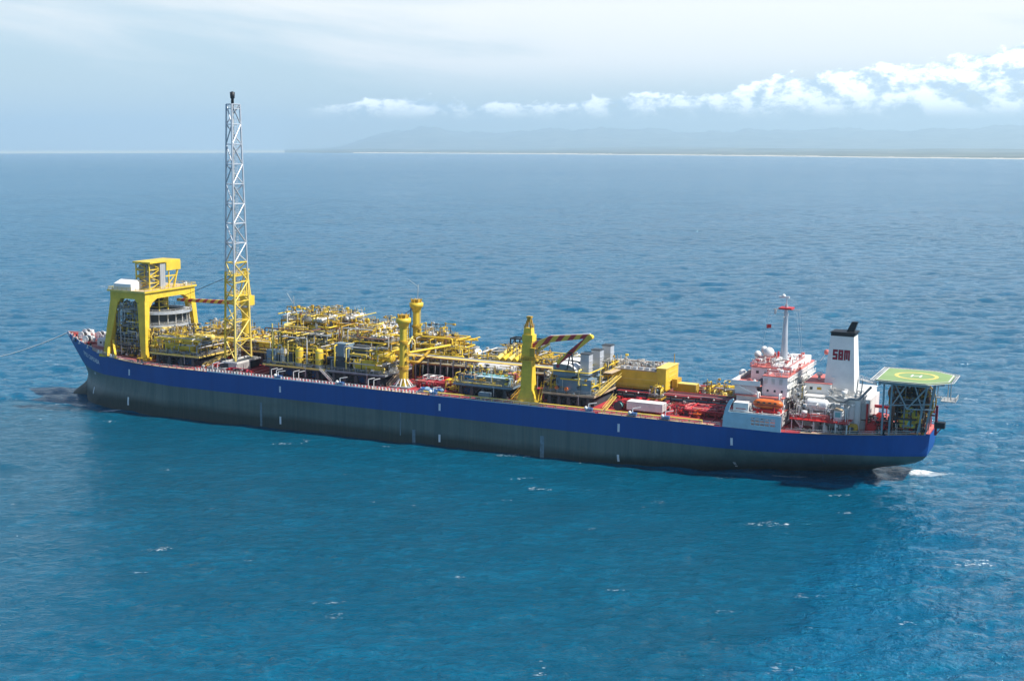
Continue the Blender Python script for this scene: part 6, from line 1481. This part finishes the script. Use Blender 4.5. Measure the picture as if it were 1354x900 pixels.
# ------------------------------------------------------------------ offloading hose reel and stern gear
R = thing('offloading_hose_reel', 'large dark hose reel with a yellow hub housing beneath the helideck at the stern', 'hose reel', (5, -7, 0))
rs, rt, rz = 4.6, -7.0, 8.9
for dt in (-3.2, 3.2):
    mb = MB(); nseg = 28
    for i in range(nseg):
        a, b = 2 * pi * i / nseg, 2 * pi * (i + 1) / nseg
        for q in (6.4, 3.2): mb.bar((rs + q * cos(a), rt + dt, rz + q * sin(a)), (rs + q * cos(b), rt + dt, rz + q * sin(b)), .4)
    for i in range(12): a = 2 * pi * i / 12; mb.bar((rs, rt + dt, rz), (rs + 6.4 * cos(a), rt + dt, rz + 6.4 * sin(a)), .28)
    mb.build('reel_flange', 'ochre', R)
MB().cyl((rs, rt - 2.9, rz), (rs, rt + 2.9, rz), 5.2, n=32).build('wound_hose', 'black', R); MB().cyl((rs, rt - 3.0, rz), (rs, rt + 3.0, rz), 2.6, n=20).build('drum', 'dark', R)
mb = MB()
for i in range(6): z = rz - 4.6 + i * 1.7; mb.cyl((rs, rt - 2.9 + i, rz), (rs, rt - 2.5 + i, rz), 5.45, n=32)
mb.build('hose_turn', 'brown', R)
MB().prism_sz([(1.2, 2.0), (7.2, 2.0), (7.4, 4.4), (5.6, 7.6), (4.2, 8.3), (2.8, 7.6), (1.0, 4.4)], -12.4, -10.6).build('hub_housing', 'yellow', R)
MB().prism_sz([(3.2, 2.6), (5.2, 2.6), (4.2, 5.6)], -12.52, -12.4).build('guard_plate', 'teal', R)
mb = MB().bar((8.8, -11, 0), (5.2, -10.9, 8.6), .6); mb.bar((0.6, -11, 0), (4.0, -10.9, 8.6), .6); mb.bar((8.8, -3, 0), (5.2, -3, 8.6), .6); mb.bar((0.6, -3, 0), (4.0, -3, 8.6), .6); mb.build('stand', 'ochre', R)
rnd = random.Random(23); small_pipework(R, rnd, .2, 10.4, -13, -1, .2, 16.2, 420, ('dark', 'black', 'ochre', 'brown', 'grey')); rand_pipes(R, rnd, 0.8, 9.8, -13.0, -11.4, 1, 15.4, 18, ['dark', 'black', 'brown', 'ochre', 'grey', 'dark'], .15, .35)
mb = MB().bar((10.2, -11, 9), (10.2, -11, 15.6), .4); mb.bar((8.2, -11, 13), (10.2, -11, 13), .4); mb.tube([(9.6, -11.6, 9), (11.0, -11.6, 12), (9.8, -11.6, 14.6), (7, -11.6, 15.4)], .6, 9, 1); mb.build('hose_arch', 'brown', R)
R['e'].matrix_world = SHIP @ Matrix.Translation((5 + 1.9, 7 - 1.8, 0))
def stern_winch(s, t, lb, drum='black', fr='redpaint'):
    w = thing('mooring_winch', lb, 'winch', (s, t, .05), 'winches on the stern deck')
    MB().box(s - 1.9, s + 1.9, t - 1.9, t + 1.9, .05, .4).build('bed_plate', fr, w); MB().cyl((s, t - 1.4, 1.5), (s, t + 1.4, 1.5), .85, n=18).build('drum', drum, w)
    mb = MB()
    for q in (-1.5, 0, 1.5): mb.cyl((s, t + q - .1, 1.5), (s, t + q + .1, 1.5), 1.35, n=18)
    mb.build('drum_flange', fr, w); MB().box(s + .9, s + 2.0, t - .9, t + .9, .4, 2.1).build('motor', 'dark', w)
stern_winch(17, -11.5, 'dark mooring winch on the pink poop deck beside the aft deckhouse'); stern_winch(13.5, -7, 'dark mooring winch between the helideck legs and the hose reel'); stern_winch(17.5, 3, 'mooring winch farther across the poop deck behind the near pair', 'brown')
yw = thing('capstan_engine', 'yellow machine on the poop deck at the near edge under the aft deckhouse corner', 'winch', (21.5, -17, .05)); MB().vessel((20.2, -17.2, 1.7), (23.2, -17.2, 1.7), 1.3, 16).build('casing', 'ochre', yw); MB().box(20, 23.4, -18.4, -16, .06, .7).build('bed_plate', 'dark', yw); MB().cyl((21.7, -18.9, 1.7), (21.7, -15.5, 1.7), .5, n=12).build('shaft', 'dark', yw)
for k, (s, t, lb) in enumerate(((26, -19.6, 'pair of black bollards on the near deck edge below the red gallery'), (14, -15.2, 'pair of black bollards beside the forward helideck legs'), (34.5, -22.6, 'pair of black bollards aft of the light blue side screen'))):
    b = thing('mooring_bitts', lb, 'bollard', (s, t, .05), 'bollards on the stern deck'); MB().box(s - 1.6, s + 1.6, t - .5, t + .5, .06, .25).build('base_plate', 'black', b)
    for q in (-.9, .9): MB().lathe((s + q, t, .25), (s + q, t, 1.3), [(0, .35), (.8, .35), (.8, .5), (1, .5), (1, .01)], 12).build('post', 'black', b)
mp = thing('stern_gallery', 'red pipe gallery across the far side of the stern with dark fenders', 'gallery', (10, 6, 0))
mb = MB(); mb.tube([(20, 4, 5.0), (1, 4, 5.0)], .35, 8); mb.tube([(20, 4.8, 4.4), (1, 4.8, 4.4)], .25, 8); mb.build('pipe', 'maroon', mp)
mb = MB()
for s in (2, 6.5, 11, 15.5, 20): mb.bar((s, 4.4, 0), (s, 4.4, 5), .3)
mb.build('post', 'redpaint', mp)
fb = thing('fast_rescue_mount', 'red stern ladder frame with a black block hanging beyond the transom', 'frame', (-1, -8, 0)); mb = MB().bar((-1.0, -8, 0.05), (-1.0, -8, 9), .7); mb.bar((-1.0, -8, 6), (1.5, -8, 6), .4); mb.build('mast', 'maroon', fb)
MB().box(-3.6, -.6, -9.2, -6.8, 2.4, 4.2).build('fender_block', 'black', fb); MB().bar((-1, -8.0, 0.1), (-2.6, -8, 2.5), .3).build('bracket', 'redpaint', fb)
for s, t, z in ((20.0, -7.5, 0),):
    g = thing('red_vent_post', 'red and white post standing just aft of the aft deckhouse', 'post', (18.6, -12.4, 0)); MB().cyl((18.6, -12.4, 0.03), (18.6, -12.4, 8.6), .35, n=10).build('pole', 'redpaint', g); MB().cyl((18.6, -12.4, 8.6), (18.6, -12.4, 9.6), .6, n=10).build('cap', 'white', g)
